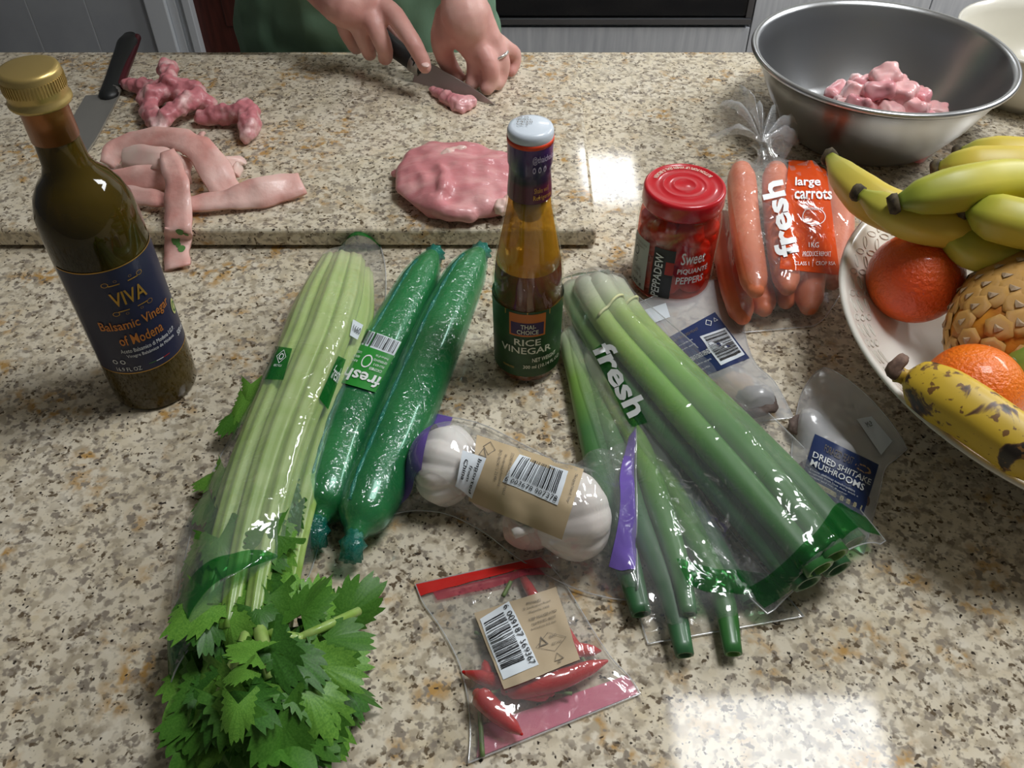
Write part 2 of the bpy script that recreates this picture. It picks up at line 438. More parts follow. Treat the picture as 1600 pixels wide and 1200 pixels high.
# ================================================================ the room
M_GRAN = granite()
M_WHITE = mat('white_paint', srgb(225, 226, 224), .6)
M_CEIL = mat('ceiling_paint', srgb(238, 238, 235), .8)
M_TILE = mat('wall_tile', srgb(186, 190, 194), .3, var=srgb(176, 180, 186), vscale=8)
M_GROUT = mat('tile_grout', srgb(226, 228, 230), .8)
M_FLOOR = mat('floor_tile', srgb(150, 140, 128), .4, var=srgb(120, 112, 104), vscale=6)
M_CAB = mat('grey_wood_laminate', srgb(206, 208, 210), .45, var=srgb(178, 181, 186), vscale=9, stretch=(6, 6, .5), detail=8, contrast=(.3, .7))
M_DOOR = mat('dark_red_wood', srgb(84, 40, 32), .4, var=srgb(64, 30, 24), vscale=12, stretch=(6, 6, .6))
M_FRAME = mat('door_frame_paint', srgb(214, 218, 222), .45)
M_OVENG = mat('oven_black_glass', (.006, .007, .009), .06)
M_STEEL = mat('oven_steel', srgb(120, 122, 126), .35, metal=1)
def struct(name, vf, m, parent=None, smooth=False):
    o = mk(name, vf[0], vf[1], m, parent, smooth)
    if parent is None: o['kind'] = 'structure'
    return o
struct('floor', box(-3, 3, -1.2, 4.2, FLOOR-.02, FLOOR), M_FLOOR)
struct('ceiling', box(-3, 3, -1.6, 4.2, CEIL+.03, CEIL+.06), M_CEIL)
struct('wall_back', box(-3, 3, 3.66, 3.74, FLOOR, CEIL+.03), M_WHITE)
# tiled wall piece at the left, each tile a piece of its own
WY = 3.0
wall = struct('wall_left', box(-3.0, -1.235, WY, WY+.1, FLOOR, CEIL+.03), M_GROUT)
tile = mk('tile', *box(-.0985, .0985, -.004, .004, -.1985, .1985, .0015), M_TILE, wall, False)
x0 = at(5, 0, -.653).x*WY/at(5, 0, -.653).y
k = 0
for r in range(6):
    for c in range(9):
        cx = -1.245-.1-.2*c
        if cx < -2.95: continue
        M = Matrix.Translation((cx, WY+.0025, FLOOR+.2+.4*r))
        if k == 0: tile.matrix_basis = M; k = 1
        else: copy_to(tile, M, wall)
# door frame and dark door
dr = struct('trim_1', box(-1.235, -1.165, WY-.03, WY+.1, FLOOR, 1.15, .004), M_FRAME)
mk('frame_bead', *box(-1.165, -1.135, WY-.012, WY+.1, FLOOR, 1.15, .003), M_FRAME, dr, False)
mk('frame_bead', *box(-1.112, -1.085, WY-.02, WY+.1, FLOOR, 1.15, .003), M_FRAME, dr, False)
mk('frame_bead', *box(-1.135, -1.112, WY+.004, WY+.1, FLOOR, 1.15), M_FRAME, dr, False)
door = struct('door_1', box(-1.085, -.26, WY+.02, WY+.06, FLOOR+.005, 1.1), M_DOOR)
for (a, b, c, d) in ((-.99, -.72, -.75, .0), (-.62, -.35, -.75, .0), (-.99, -.72, .12, .95), (-.62, -.35, .12, .95)):
    mk('door_panel', *box(a, b, WY+.012, WY+.022, c, d, .004), M_DOOR, door, False)
struct('trim_2', box(-.26, -.18, WY-.02, WY+.1, FLOOR, 1.15, .004), M_FRAME)
# ---- cabinet run behind the cook
CY = 3.0
def cab(name, x0, x1, z0, z1, label, doors):
    t = thing(name, label, 'cabinet', ((x0+x1)/2, CY+.3, FLOOR), 'grey laminate kitchen cabinets')
    mk('body', *box(x0, x1, CY+.02, 3.655, z0, z1), M_CAB, t, False)
    n = len(doors)
    for i, (a, b, c, d) in enumerate(doors):
        dd = mk('door_front', *box(a+.002, b-.002, CY, CY+.02, c+.002, d-.002, .0015), M_CAB, t, False)
        if name != 'oven_cabinet': mk('handle', *box(a+.04, b-.04, CY-.025, CY-.012, d-.05, d-.038, .003), M_STEEL, dd, False)
    mk('plinth', *box(x0, x1, CY+.05, CY+.07, FLOOR+.001, z0), M_CAB, t, False)
OX1 = at(1172, 35, -.73).x*CY/at(1172, 35, -.73).y
zb = H-CY*math.tan(math.radians(45.5)-math.atan((600-37)/FPX))
cab('oven_cabinet', -.17, OX1+.005, FLOOR+.03, zb-.012, 'low grey laminate panel under the black oven', [(-.17, OX1+.005, FLOOR+.03, zb-.012)])
for i, (a, b) in enumerate(((OX1+.005, 1.42), (1.42, 2.1), (2.1, 2.8))):
    cab('base_cabinet', a, b, FLOOR+.06, -.04, ['grey laminate base cabinet directly right of the oven, behind the steel bowl', 'grey laminate base cabinet second to the right of the oven', 'grey laminate base cabinet at the far right end'][i], [(a, b, FLOOR+.06, -.04)])
ov = thing('oven', 'black glass built-in oven with a steel bottom rail', 'oven', ((OX1-.17)/2, CY+.3, FLOOR))
mk('body', *box(-.165, OX1, CY+.03, 3.65, zb, -.045), M_STEEL, ov, False)
mk('oven_door', *box(-.165, OX1-.004, CY-.005, CY+.03, zb+.028, -.16, .003), M_OVENG, ov, False)
mk('bottom_rail', *box(-.165, OX1, CY-.012, CY+.03, zb, zb+.024, .004), M_STEEL, ov, False)
mk('side_rail', *box(OX1-.022, OX1, CY-.012, CY+.03, zb+.024, -.16, .003), M_STEEL, ov, False)
mk('control_panel', *box(-.165, OX1, CY-.005, CY+.03, -.15, -.05, .003), M_STEEL, ov, False)
V, F, A = tube([(-.1, CY-.04, -.2), (OX1-.08, CY-.04, -.2)], .009, 12); mk('door_handle', V, F, M_STEEL, ov)
wt = mk('back_worktop', *box(-.18, 2.82, CY-.02, 3.655, -.04, 0, .004), M_GRAN, None, False)
tag(wt, 'granite worktop running along the back wall above the oven', 'worktop')
# ---- the island
isl = mk('island_base', *box(-1.35, 1.35, .06, 1.12, FLOOR+.08, -.04), M_CAB, None, False)
tag(isl, 'grey laminate island cabinet carrying the granite worktop', 'cabinet')
for x in (-1.0125, -.3375, .3375, 1.0125):
    for y, s in ((.06, -1), (1.12, 1)):
        d = mk('door_front', *box(x-.333, x+.333, min(y, y+.02*s), max(y, y+.02*s), FLOOR+.1, -.05, .0015), M_CAB, isl, False)
mk('plinth', *box(-1.3, 1.3, .1, 1.08, FLOOR+.001, FLOOR+.08), M_CAB, isl, False)
ct = mk('granite_worktop', *box(-1.4, 1.4, -.02, 1.195, -.04, 0, .004), M_GRAN, None, False)
tag(ct, 'speckled beige granite worktop that everything stands on', 'worktop')
BX = .0866; BY0 = .7365; BY1 = 1.135
gb = mk('granite_board', *box(-.78, BX, BY0, BY1, .0035, BOARD, .0035, 3), M_GRAN, None, False)
tag(gb, 'thick granite cutting slab lying on the worktop under the raw meat', 'cutting board')
M_RUB = mat('rubber', (.02, .02, .02), .7)
for x in (-.7, .04):
    for y in (BY0+.05, BY1-.05): V, F = lathe([(0, 0), (.012, 0), (.012, .0036), (0, .0036)], 16, (x, y, 0)); mk('rubber_foot', V, F, M_RUB, gb)
# ---- ceiling light panels
M_PANEL = bpy.data.materials.new('panel_diffuser'); M_PANEL.use_nodes = True
nt = M_PANEL.node_tree; nt.nodes.clear(); o_ = nt.nodes.new('ShaderNodeOutputMaterial'); e_ = nt.nodes.new('ShaderNodeEmission')
e_.inputs[0].default_value = (.97, .985, 1, 1); e_.inputs[1].default_value = PANEL_L; nt.links.new(e_.outputs[0], o_.inputs[0])
M_PANEL2 = M_PANEL.copy(); M_PANEL2.name = 'panel_diffuser_dim'; M_PANEL2.node_tree.nodes['Emission'].inputs[1].default_value = PANEL_L*.68
def vpt(x, y, z=CEIL):      # the ceiling point whose mirror image in the polished granite lies at this pixel
    q = at(x, y, -z); return q
p1 = vpt(1045, 1090); p2 = vpt(1362, 1088); 
q1 = vpt(903, 246); q2 = vpt(1000, 318)
for nm, (a, b, c, d), lab in (('ceiling_light', (p1.x, p2.x, p1.y-.44, p1.y), 'square white light panel in the ceiling above the worktop, mirrored bottom right'),
                              ('ceiling_light', (q1.x, q2.x, q2.y, q1.y), 'small white light panel in the far ceiling, mirrored beside the board'),
                              ('ceiling_light', (1.95, 2.5, 1.2, 2.6), 'added white ceiling panel out of view at the right, brightening the cabinets')):  # last panel is unseen, added to brighten the cabinets behind the cook
    t = thing(nm, lab, 'light', ((a+b)/2, (c+d)/2, CEIL), 'white ceiling light panels')
    mk('diffuser', [(a, c, CEIL), (a, d, CEIL), (b, d, CEIL), (b, c, CEIL)], [(0, 1, 2, 3)], M_PANEL2 if 'small' in lab else M_PANEL, t, False)
    fr = MB()
    for q in ((a-.02, a, c-.02, d+.02), (b, b+.02, c-.02, d+.02), (a, b, c-.02, c), (a, b, d, d+.02)): fr.add(*box(*q, CEIL-.004, CEIL+.031))
    fr.build('frame', M_WHITE, t, False)
# ================================================================ bottles and jar
def facing(c): return math.atan2(-c.y, -c.x)
def rz(prof):
    zs = [p[1] for p in prof]; rs = [p[0] for p in prof]
    return lambda z: float(np.interp(z, zs, rs))
M_GOLDT = mat('gold_print', srgb(206, 158, 70), .35, metal=.6)
M_ORNT = mat('copper_print', srgb(205, 130, 62), .4, metal=.4)
M_WTXT = mat('white_print', srgb(232, 234, 236), .5)
M_BTXT = mat('black_print', srgb(30, 30, 34), .6)
M_GTXT = mat('grey_print', srgb(120, 112, 100), .6)
# ---- balsamic vinegar bottle
BC = at(245, 598); BC.z = 0
prof = [(0, .004), (.022, .003), (.033, 0), (.0352, .004), (.0357, .02), (.0357, .172), (.0345, .186), (.0305, .198), (.0245, .207), (.0185, .214), (.0158, .222), (.0148, .24), (.0145, .262), (.0145, .276), (0, .276)]
bt = thing('balsamic_vinegar_bottle', 'tall dark green glass balsamic vinegar bottle with a navy label and gold cap', 'bottle', BC)
M_DGLASS = mat('dark_green_glass', srgb(84, 68, 20), .04, spec=.5, trans=.3, ior=1.42, var=srgb(48, 42, 14), vscale=14)
V, F = lathe(prof, 64, BC); mk('glass_body', V, F, M_DGLASS, bt)
M_SLV = mat('bronze_sleeve', srgb(158, 100, 52), .38, metal=.75, coat=.3)
V, F = lathe([(.0151, .2405), (.0158, .2405), (.0156, .267), (.016, .269), (.0151, .269)], 48, BC); mk('neck_sleeve', V, F, M_SLV, bt)
M_CAP = mat('gold_cap', srgb(204, 178, 112), .36, metal=.7)
capv, capf = lathe([(0, .266), (.0196, .266), (.0204, .2673), (.0204, .269), (.0192, .2705), (.0192, .2735), (.0196, .2745), (.0196, .2875), (.0188, .2895), (.016, .2902), (0, .2902)], 64, BC)
cap = mk('cap', capv, capf, M_CAP, bt)
rid = MB()
for i in range(60):
    a = 2*math.pi*i/60; c = BC+Vector((.0196*math.cos(a), .0196*math.sin(a), .2805)); 
    v, f = box(-.0004, .0005, -.0004, .0004, -.004, .004); rid.add([c+rotz(a) @ q for q in v], f)
rid.build('knurling', M_CAP, cap, False)
M_NAVY = mat('navy_label', srgb(34, 38, 66), .5, coat=.2)
fa = facing(BC)+math.radians(10)
mp = cyl_map(BC, rz([(.0357, 0), (.0357, .2)]), .047, .150, -1.42, 1.42, fa)
M_SEAL = mat('seal_sticker', srgb(196, 200, 130), .5); M_GRN = mat('green_print', srgb(70, 120, 60), .5); M_RED = mat('red_print', srgb(170, 40, 40), .5)
it = [('t', 'VIVA', .36, .2, .62, .325, M_GOLDT, .012), ('t', 'Balsamic Vinegar', .2, .46, .78, .57, M_ORNT, .012), ('t', 'of Modena', .3, .6, .64, .70, M_ORNT, .012),
      ('t', 'Aceto Balsamico di Modena I.G.P.', .28, .735, .74, .775, M_WTXT), ('t', 'Vinagre Balsámico de Módena', .31, .795, .71, .835, M_WTXT), ('t', '16.9 FL OZ', .19, .925, .38, .965, M_WTXT), ('t', '500 ml', .76, .82, .87, .87, M_WTXT),
      ('ring', .2, .87, .02, .022, .35, M_WTXT), ('ring', .26, .87, .02, .022, .35, M_WTXT),
      ('r', .44, .93, .5, .937, M_GRN), ('r', .5, .93, .56, .937, M_WTXT), ('r', .56, .93, .62, .937, M_RED)]
for s, bb in ((1, .12), (-1, .39)):
    for q, (da, db, r) in enumerate(((-.13, 0, .025), (.13, -.0, .025), (-.055, -.015, .012), (.055, -.015, .012))): it.append(('ring', .49+da*s, bb+db*s, r, r*.8, .18, M_GOLDT))
    it.append(('r', .38, bb+.012*s, .46, bb+.02*s, M_GOLDT)); it.append(('r', .52, bb+.012*s, .6, bb+.02*s, M_GOLDT))
lb = label_on(mp, bt, it, M_NAVY, 40, 8)
for q in (0, 1):
    mk('label_border', [mp(a/40, (0.0 if q == 0 else .992)+d, .0006) for d in (0, .008) for a in range(41)], [(i, i+1, 42+i, 41+i) for i in range(40)], M_GOLDT, lb)
V2, F2 = ring2(.86, .64, .045, .07, .999, 24); mk('seal_sticker', [mp(a, b, .0008) for a, b in V2], F2, M_SEAL, lb)
V2, F2 = ring2(.86, .64, .03, .048, .3, 20); mk('seal_print', [mp(a, b, .0012) for a, b in V2], F2, M_GRN, lb)
# ---- rice vinegar bottle
RC = at(823, 568); RC.z = 0
prof = [(0, .004), (.018, .003), (.0265, 0), (.0283, .003), (.0287, .012), (.0292, .06), (.0296, .09), (.0294, .1), (.0282, .113), (.0255, .13), (.0215, .152), (.0183, .17), (.0165, .182), (.0153, .2), (.0153, .225), (0, .225)]
rb = thing('rice_vinegar_bottle', 'slim amber rice vinegar bottle with white cap, purple neck sleeve and green label', 'bottle', RC)
M_CLR = mat('clear_glass', (.97, .97, .95), .02, trans=1, ior=1.45)
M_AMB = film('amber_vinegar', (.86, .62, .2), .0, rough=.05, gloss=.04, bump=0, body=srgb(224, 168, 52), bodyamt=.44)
V, F = lathe(prof, 64, RC)
M_CLGL = film('bottle_clear_glass', (.95, .95, .9), .0, rough=.03, gloss=.06, bump=0)
mk('glass_body', V, F, M_CLGL, rb)
sh = [(max(0, r-.0016), z) for r, z in prof if .0025 < z < .178]
M_AMBD = mat('vinegar_dark_refraction', srgb(112, 62, 34), .03, trans=.45, ior=1.34)  # same vinegar, browner: the dark worktop refracted in it is put into the colour
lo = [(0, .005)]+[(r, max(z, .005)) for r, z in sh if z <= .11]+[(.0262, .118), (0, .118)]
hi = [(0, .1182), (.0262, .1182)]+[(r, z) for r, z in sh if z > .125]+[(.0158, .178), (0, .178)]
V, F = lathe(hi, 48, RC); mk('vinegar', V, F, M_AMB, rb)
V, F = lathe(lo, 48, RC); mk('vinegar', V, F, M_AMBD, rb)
M_BUNG = mat('inner_bung', srgb(120, 86, 50), .5)
V, F = lathe([(0, .158), (.009, .159), (.0125, .168), (.0135, .179), (0, .179)], 32, RC); mk('pouring_bung', V, F, M_BUNG, rb)
M_PUR = mat('purple_sleeve', srgb(66, 34, 98), .35, coat=.4, ramp=[(0, srgb(96, 24, 58)), (.28, srgb(92, 24, 60)), (.36, srgb(40, 24, 52)), (.55, srgb(52, 30, 84)), (1, srgb(78, 40, 116))])
ps = [(.0169, .18), (.0167, .186), (.0157, .199), (.0158, .205), (.0167, .2075), (.0168, .226)]
V, F = lathe(ps, 64, RC); sl = mk('neck_sleeve', V, F, M_PUR, rb, attrs={'t': [(v.z-.18)/.046 for v in V]})
M_OR = mat('orange_red_band', srgb(226, 68, 28), .4)
V, F = lathe([(.0167, .2245), (.0171, .2245), (.0171, .228), (.0167, .228)], 64, RC); mk('tamper_band', V, F, M_OR, rb)
M_CAPW = mat('white_plastic', srgb(218, 228, 238), .3, coat=.3)
V, F = lathe([(.0165, .227), (.0169, .229), (.0168, .2325), (.0157, .235), (.013, .2357), (0, .2358)], 64, RC); cp = mk('cap', V, F, M_CAPW, rb)
tp = lambda a, b, off: Vector((RC.x-.004+.011*(a-.5), RC.y+.003-.013*(b-.5), .2358+off))
label_on(tp, cp, [('t', '08 05', 0, 0, .75, .18, M_GTXT), ('t', '2025L', 0, .26, 1, .44, M_GTXT), ('t', '14:20', 0, .52, 1, .7, M_GTXT), ('t', 'CK 2', 0, .78, .7, .96, M_GTXT)])
M_GLAB = mat('green_label', srgb(30, 62, 30), .45, var=srgb(40, 76, 38), vscale=80)
M_GOLD = mat('gold_band', srgb(180, 140, 62), .4, metal=.3); M_ORB = mat('orange_panel', srgb(204, 112, 46), .5); M_PUB = mat('purple_panel', srgb(58, 34, 78), .5)
M_CRM = mat('cream_print', srgb(226, 226, 206), .5)
fr_ = facing(RC)
mp = cyl_map(RC, rz(prof), .012, .086, -2.6, 2.6, fr_)
label_on(mp, rb, [('r', 0, 0, 1, .075, M_GOLD), ('r', .40, .03, .60, .36, M_ORB), ('r', .41, .155, .59, .335, M_PUB), ('t', 'THAI-', .465, .175, .545, .24, M_CRM, .01), ('t', 'CHOICE', .445, .255, .56, .32, M_CRM, .01),
    ('t', 'RICE', .43, .395, .575, .495, M_CRM, .012), ('t', 'VINEGAR', .35, .52, .64, .62, M_CRM, .012), ('t', 'NET WEIGHT', .53, .69, .68, .755, M_CRM, .01), ('t', '300 ml (10.14 FL.OZ)', .48, .80, .72, .87, M_CRM, .01), ('t', 'FERMENTED', .36, .84, .43, .87, M_GOLD)], M_GLAB, 60, 8)
mp = cyl_map(RC, rz(ps), .18, .226, -.9, 1.1, fr_)
M_LIL = mat('lilac_print', srgb(196, 184, 212), .5)
label_on(mp, sl, [('t', '@thaichoice', .5, .12, 1.05, .27, M_LIL, .01), ('ring', .54, .375, .035, .06, .5, M_LIL), ('ring', .66, .375, .035, .06, .5, M_LIL), ('ring', .78, .375, .035, .06, .5, M_LIL), ('t', 'Shake well', .55, .70, .9, .79, M_GOLDT), ('t', 'Refrigerate', .53, .83, 1.0, .94, M_GOLDT, .01)], off=.0003)
# ---- pepper jar
JC = at(1046, 440); JC.z = 0
pj = thing('pepper_jar', 'glass jar of red sweet peppers with a red screw lid', 'jar', JC)
prof = [(0, .003), (.03, .002), (.0365, 0), (.0388, .004), (.0392, .012), (.0392, .072), (.0384, .083), (.0356, .091), (.034, .095), (.034, .109)]
M_JGL = film('jar_glass', (.96, .96, .95), .0, rough=.03, gloss=.07, bump=0)
V, F = lathe(prof, 56, JC); mk('glass_body', V, F, M_JGL, pj)
M_BRINE = film('pepper_brine', (.95, .42, .34), .22, (.72, .06, .03), .05, .04, 0)
V, F = lathe([(0, .004)]+[(r-.0016, max(z, .004)) for r, z in prof[2:8]]+[(.033, .094), (0, .094)], 48, JC); mk('brine', V, F, M_BRINE, pj)
M_PEP = mat('red_pepper_flesh', srgb(226, 44, 26), .3, var=srgb(238, 84, 40), vscale=60, coat=.3)
rn = random.Random(3)
pv, pf = blob([sphere((0, 0, 0), (.0135, .0135, .012)), sphere((0, 0, .004), (.009, .009, .011))], .0022, .0016, 120)
pm = mk('pepper', pv, pf, M_PEP, pj)
k = 0
for L in range(4):
    for i in range(7):
        a = 2*math.pi*(i+.5*(L % 2))/7+rn.uniform(-.1, .1); M = Matrix.Translation(JC+Vector((.0235*math.cos(a), .0235*math.sin(a), .0175+.0185*L))) @ Matrix.Rotation(rn.uniform(0, 6), 4, 'Z') @ Matrix.Rotation(rn.uniform(-1, 1), 4, 'X')
        if k == 0: pm.matrix_basis = M; k = 1
        else: copy_to(pm, M, pj)
M_LID = mat('red_lid', srgb(190, 20, 34), .28, coat=.5)
lidp = [(.0352, .0955), (.0368, .0945), (.0374, .0965), (.0372, .108), (.0367, .1105), (.0352, .1118), (.0335, .1115), (.0328, .1108), (.02, .1108), (.0195, .1112), (.019, .1108), (.0105, .1109), (.01, .1113), (.0095, .1109), (0, .111)]
V, F = lathe(lidp, 64, JC); lid = mk('lid', V, F, M_LID, pj)
fj = facing(JC)
def arc_map(a, b, off):   # lettering round the back edge of the lid
    a = 1-a; b = 1-b; ph = fj+math.pi+1.25-2.3*a+.15; r = .0298-.004*b; return Vector((JC.x+r*math.cos(ph), JC.y+r*math.sin(ph), .1113+off))
label_on(arc_map, lid, [('t', 'BUTTON POPS UP WHEN SEAL IS BROKEN', 0, 0, 1, 1, M_CRM, .008)], off=.0)
M_BLK = mat('black_label', srgb(36, 34, 36), .45); M_WST = mat('white_sticker', srgb(206, 208, 208), .5); M_RPN = mat('red_panel', srgb(176, 44, 34), .5)
rj = rz(prof[3:])
mp = cyl_map(JC, rj, .010, .066, -1.25, -.62, fj)
M_GRYL = mat('grey_label', srgb(178, 182, 178), .5)
label_on(mp, pj, [('ring', .35, .3, .14, .09, .2, M_BTXT), ('ring', .35, .48, .1, .06, .2, M_GTXT), ('t', '400 g', .3, .72, .8, .79, M_GTXT), ('t', '165 g', .3, .86, .85, .95, M_BTXT, .01), ('t', 'Drained', .3, .58, .7, .66, M_GTXT), ('t', 'Ingredients', .1, .06, .9, .12, M_GTXT), ('t', 'peppers', .3, .15, .8, .2, M_GTXT)], M_GRYL, 12, 8)
mp = cyl_map(JC, rj, .010, .066, -.47, .05, fj)
def swap(m): return lambda a, b, off: m(b, 1-a, off)       # lettering that climbs the jar
bl = label_on(mp, pj, [('r', .62, .24, 1.0, .5, M_RPN)], M_BLK, 12, 8)
label_on(swap(mp), bl, [('t', 'PEPPADEW', .02, .12, .9, .5, M_WTXT, .015)], off=.0004)
mp = cyl_map(JC, rj, .024, .066, .10, .95, fj)
label_on(mp, pj, [('t', 'Sweet', .1, .02, .8, .34, M_WTXT, .012), ('t', 'PIQUANTÉ', .05, .42, .95, .62, M_WTXT, .02), ('t', 'PEPPERS', .05, .68, .85, .88, M_WTXT, .02)])
# ================================================================ vegetables and their bags
M_FILM = film('clear_film', (1, 1, 1), .085, (.85, .9, .9), .09, .10, .8, 45)
M_EDGE = film('film_edge', (1, 1, 1), .35, (.9, .93, .95), .1, .2, 0)
M_FILMS = film('clear_film_thin', (1, 1, 1), .025, (.9, .93, .96), .1, .05, .5, 60)
M_FROST = film('frosted_pouch', (.98, .99, 1), .40, (.9, .92, .94), .22, .08, .3, 40)
M_GBAND = film('green_printed_film', (.35, .75, .4), .0, (.1, .4, .15), .12, .08, .5, 60, srgb(18, 104, 40), .72)
M_GBANDT = film('green_tinted_film', (.3, .72, .35), .0, (.1, .4, .15), .12, .08, .5, 60, srgb(18, 92, 40), .4)
M_WST2 = mat('paper_sticker', srgb(222, 230, 236), .5)
M_BEIGE = mat('beige_label', srgb(190, 170, 136), .5)
M_FTXT = mat('film_white_print', srgb(236, 240, 240), .4)
ZM = .035
def gp(pts, z):   # pixels at a height -> world points
    out = []
    for q in pts: out.append(tuple(at(q[0], q[1], q[2] if len(q) > 2 else z)))
    return out
def bvh(V, F): return BVHTree.FromPolygons([tuple(v) for v in V], F)
def bag(name, label, rows, contents, film_m=M_FILM, cat='bag', **kw):
    V, F, sh = drape(rows, contents, **kw)
    c = np.array(V).mean(0); t = thing(name, label, cat, (c[0], c[1], 0))
    mk('film', V, F, film_m, t); v2, f2 = bag_under(V, sh); mk('film_underside', v2, f2, M_FILMS, t); rim(V, sh, t, M_EDGE)
    return t, V, F, sh
# ---------------------------------------------------------------- celery
rn = random.Random(11)
CEL = cr([tuple(at(x, y, .03)) for x, y in ((534, 420), (522, 474), (502, 550), (466, 640), (427, 740), (396, 840), (374, 930), (358, 1010))], 40); CEL[:, 2] = 0
def frame_at(P, i):
    t = Vector(P[min(i+1, len(P)-1)]-P[max(i-1, 0)]).normalized(); return t, Vector((t.y, -t.x, 0)).normalized()
cel = thing('celery_bunch', 'pale green celery bunch with leafy tops spilling out of a clear bag', 'celery', tuple(CEL[20]))
M_STALK = mat('celery_stalk', srgb(150, 190, 88), .35, ramp=[(0, srgb(206, 216, 160)), (.12, srgb(176, 200, 112)), (.4, srgb(162, 190, 96)), (.8, srgb(128, 164, 68)), (1, srgb(100, 140, 52))], var=srgb(186, 206, 136), vscale=60, vamt=.55, stretch=(1, 1, 1), coat=.2, sss=.1)
CELC = []
offs = [(-.026, .013), (-.009, .011), (.008, .011), (.025, .013), (-.031, .030), (-.015, .031), (.003, .032), (.020, .031), (.033, .027), (-.021, .048), (-.004, .051), (.014, .048)]
for i, (o, z) in enumerate(offs):
    r0 = rn.uniform(.0105, .0125); end = 40; P = []; R = []
    sp = rn.uniform(.9, 1.25); zz = rn.uniform(-.006, .004)
    for k in range(end):
        t, s = frame_at(CEL, k); q = k/39
        wob = (.75+.25*min(1, q*5))*(1+(sp-1)*q*1.4)
        P.append(Vector(CEL[k])+s*o*.84*wob+Vector((0, 0, max(.009, z*(.8+.35*min(1, q*4)-.35*max(0, q-.5))+zz*q)))); R.append(r0*(.85+.2*min(1, q*6))*(1-.75*max(0, q-.35)**1.2))
    pr = lambda a, t: 1+.07*math.cos(8*a)-.16*max(0, -math.cos(a))**2
    V, F, A = tube(P, R, 40, pr); mk('stalk', V, F, M_STALK, cel, attrs=A); CELC.append((P, R))
# leaves
M_LEAF = mat('celery_leaf', srgb(76, 124, 44), .4, var=srgb(60, 108, 34), vscale=26, spec=.3)
M_LEAF2 = mat('celery_leaf_pale', srgb(108, 156, 60), .4, var=srgb(82, 132, 46), vscale=26, spec=.3)
M_LEAF3 = mat('celery_leaf_deep', srgb(62, 112, 40), .4, var=srgb(46, 88, 30), vscale=26, spec=.3)
def leaf_mesh(seed, m):
    r_ = random.Random(seed); V = []; F = []
    lob = [(-1.25, .62), (-.72, .82), (0, 1.0), (.72, .82), (1.25, .62)]; out = []
    n = 60
    for i in range(n+1):
        th = -2.3+4.6*i/n; r = .2
        for c, l in lob: r = max(r, l*max(0, math.cos((th-c)*2.0))**.6)
        r *= 1+.2*((i % 4)/3-.5)*(1 if th < 0 else -1)+r_.uniform(-.02, .02); out.append((r*math.sin(th)*.8, r*math.cos(th)))
    V = [(0, 0, 0)]; curl = r_.uniform(.15, .6); tw = r_.uniform(-.4, .4)
    for f in (.35, .7, 1.):
        for x, y in out:
            x *= f; y *= f; z = -curl*(x*x*.7+y*abs(y)*.5)+tw*x*y+.05*math.sin(9*x)*f; V.append((x, y, z))
    m1 = n+1
    for i in range(n): F.append((0, 1+i, 2+i))
    for q in range(2):
        for i in range(n): F.append((1+q*m1+i, 1+(q+1)*m1+i, 2+(q+1)*m1+i, 2+q*m1+i))
    me = bpy.data.meshes.new('leaf'); me.from_pydata(V, [], F); me.shade_smooth(); me.materials.append(m); return me
LEAVES = [leaf_mesh(s, m) for s, m in ((1, M_LEAF), (2, M_LEAF2), (3, M_LEAF), (4, M_LEAF3), (5, M_LEAF2), (6, M_LEAF), (7, M_LEAF3))]
def leaf(px, py, z, size, heading, pitch, roll, kind):
    """heading: image direction of the tip in degrees (0 = right, 90 = down)"""
    p = at(px, py, z); q = at(px+math.cos(math.radians(heading))*8, py+math.sin(math.radians(heading))*8, z); d = (q-p)
    a = math.atan2(d.y, d.x)-math.pi/2
    o = bpy.data.objects.new('leaf', LEAVES[kind % len(LEAVES)]); COL.objects.link(o)
    o.matrix_basis = Matrix.Translation(p) @ Matrix.Rotation(a, 4, 'Z') @ Matrix.Rotation(pitch, 4, 'X') @ Matrix.Rotation(roll, 4, 'Y') @ Matrix.Scale(size, 4)
    zm = min((o.matrix_basis @ v.co).z for v in o.data.vertices)
    if zm < .001: o.matrix_basis = Matrix.Translation((0, 0, .001-zm)) @ o.matrix_basis
    return adopt(o, cel)
# leafy top outside the bag
for i in range(74):
    a = rn.uniform(0, 2*math.pi); r = math.sqrt(rn.random())
    px = 400+118*r*math.cos(a)+10; py = 1085+92*r*math.sin(a); hd = math.degrees(math.atan2(py-1000, px-375))+rn.uniform(-40, 40)
    leaf(px, py, .018+.05*(1-r*r)*rn.uniform(.6, 1), rn.uniform(.022, .036), hd, rn.uniform(-.9, .25), rn.uniform(-.7, .7), rn.randrange(7))
for (px, py, z, s, hd, pi_, ro, k) in ((505, 985, .03, .034, 315, .2, .5, 3), (540, 962, .03, .034, 322, .25, .75, 0), (470, 960, .055, .032, 300, .1, -.3, 0), (445, 935, .05, .026, 270, .1, .2, 1), (492, 950, .045, .028, 290, .0, .4, 4),
        (400, 1018, .078, .02, 190, .0, .2, 1), (385, 1045, .08, .015, 160, -.1, .1, 4), (372, 1100, .075, .02, 100, -.2, .0, 4), (500, 1040, .05, .03, 20, -.1, .2, 1), (480, 1080, .055, .033, 50, -.3, -.2, 4), (440, 1130, .05, .03, 80, -.4, .3, 0), (330, 1120, .04, .026, 140, -.3, .2, 2),
        (510, 1000, .05, .03, 0, 0, .2, 0), (300, 1110, .03, .022, 110, -.4, .4, 4), (390, 1165, .03, .025, 90, -.5, 0, 2), (460, 1150, .02, .026, 70, -.5, 0, 3), (330, 1165, .02, .026, 110, -.5, 0, 3), (420, 1010, .07, .03, 60, -.1, .3, 3), (450, 1020, .065, .03, 30, -.2, -.3, 3)):
    leaf(px, py, z, s, hd, pi_, ro, k)
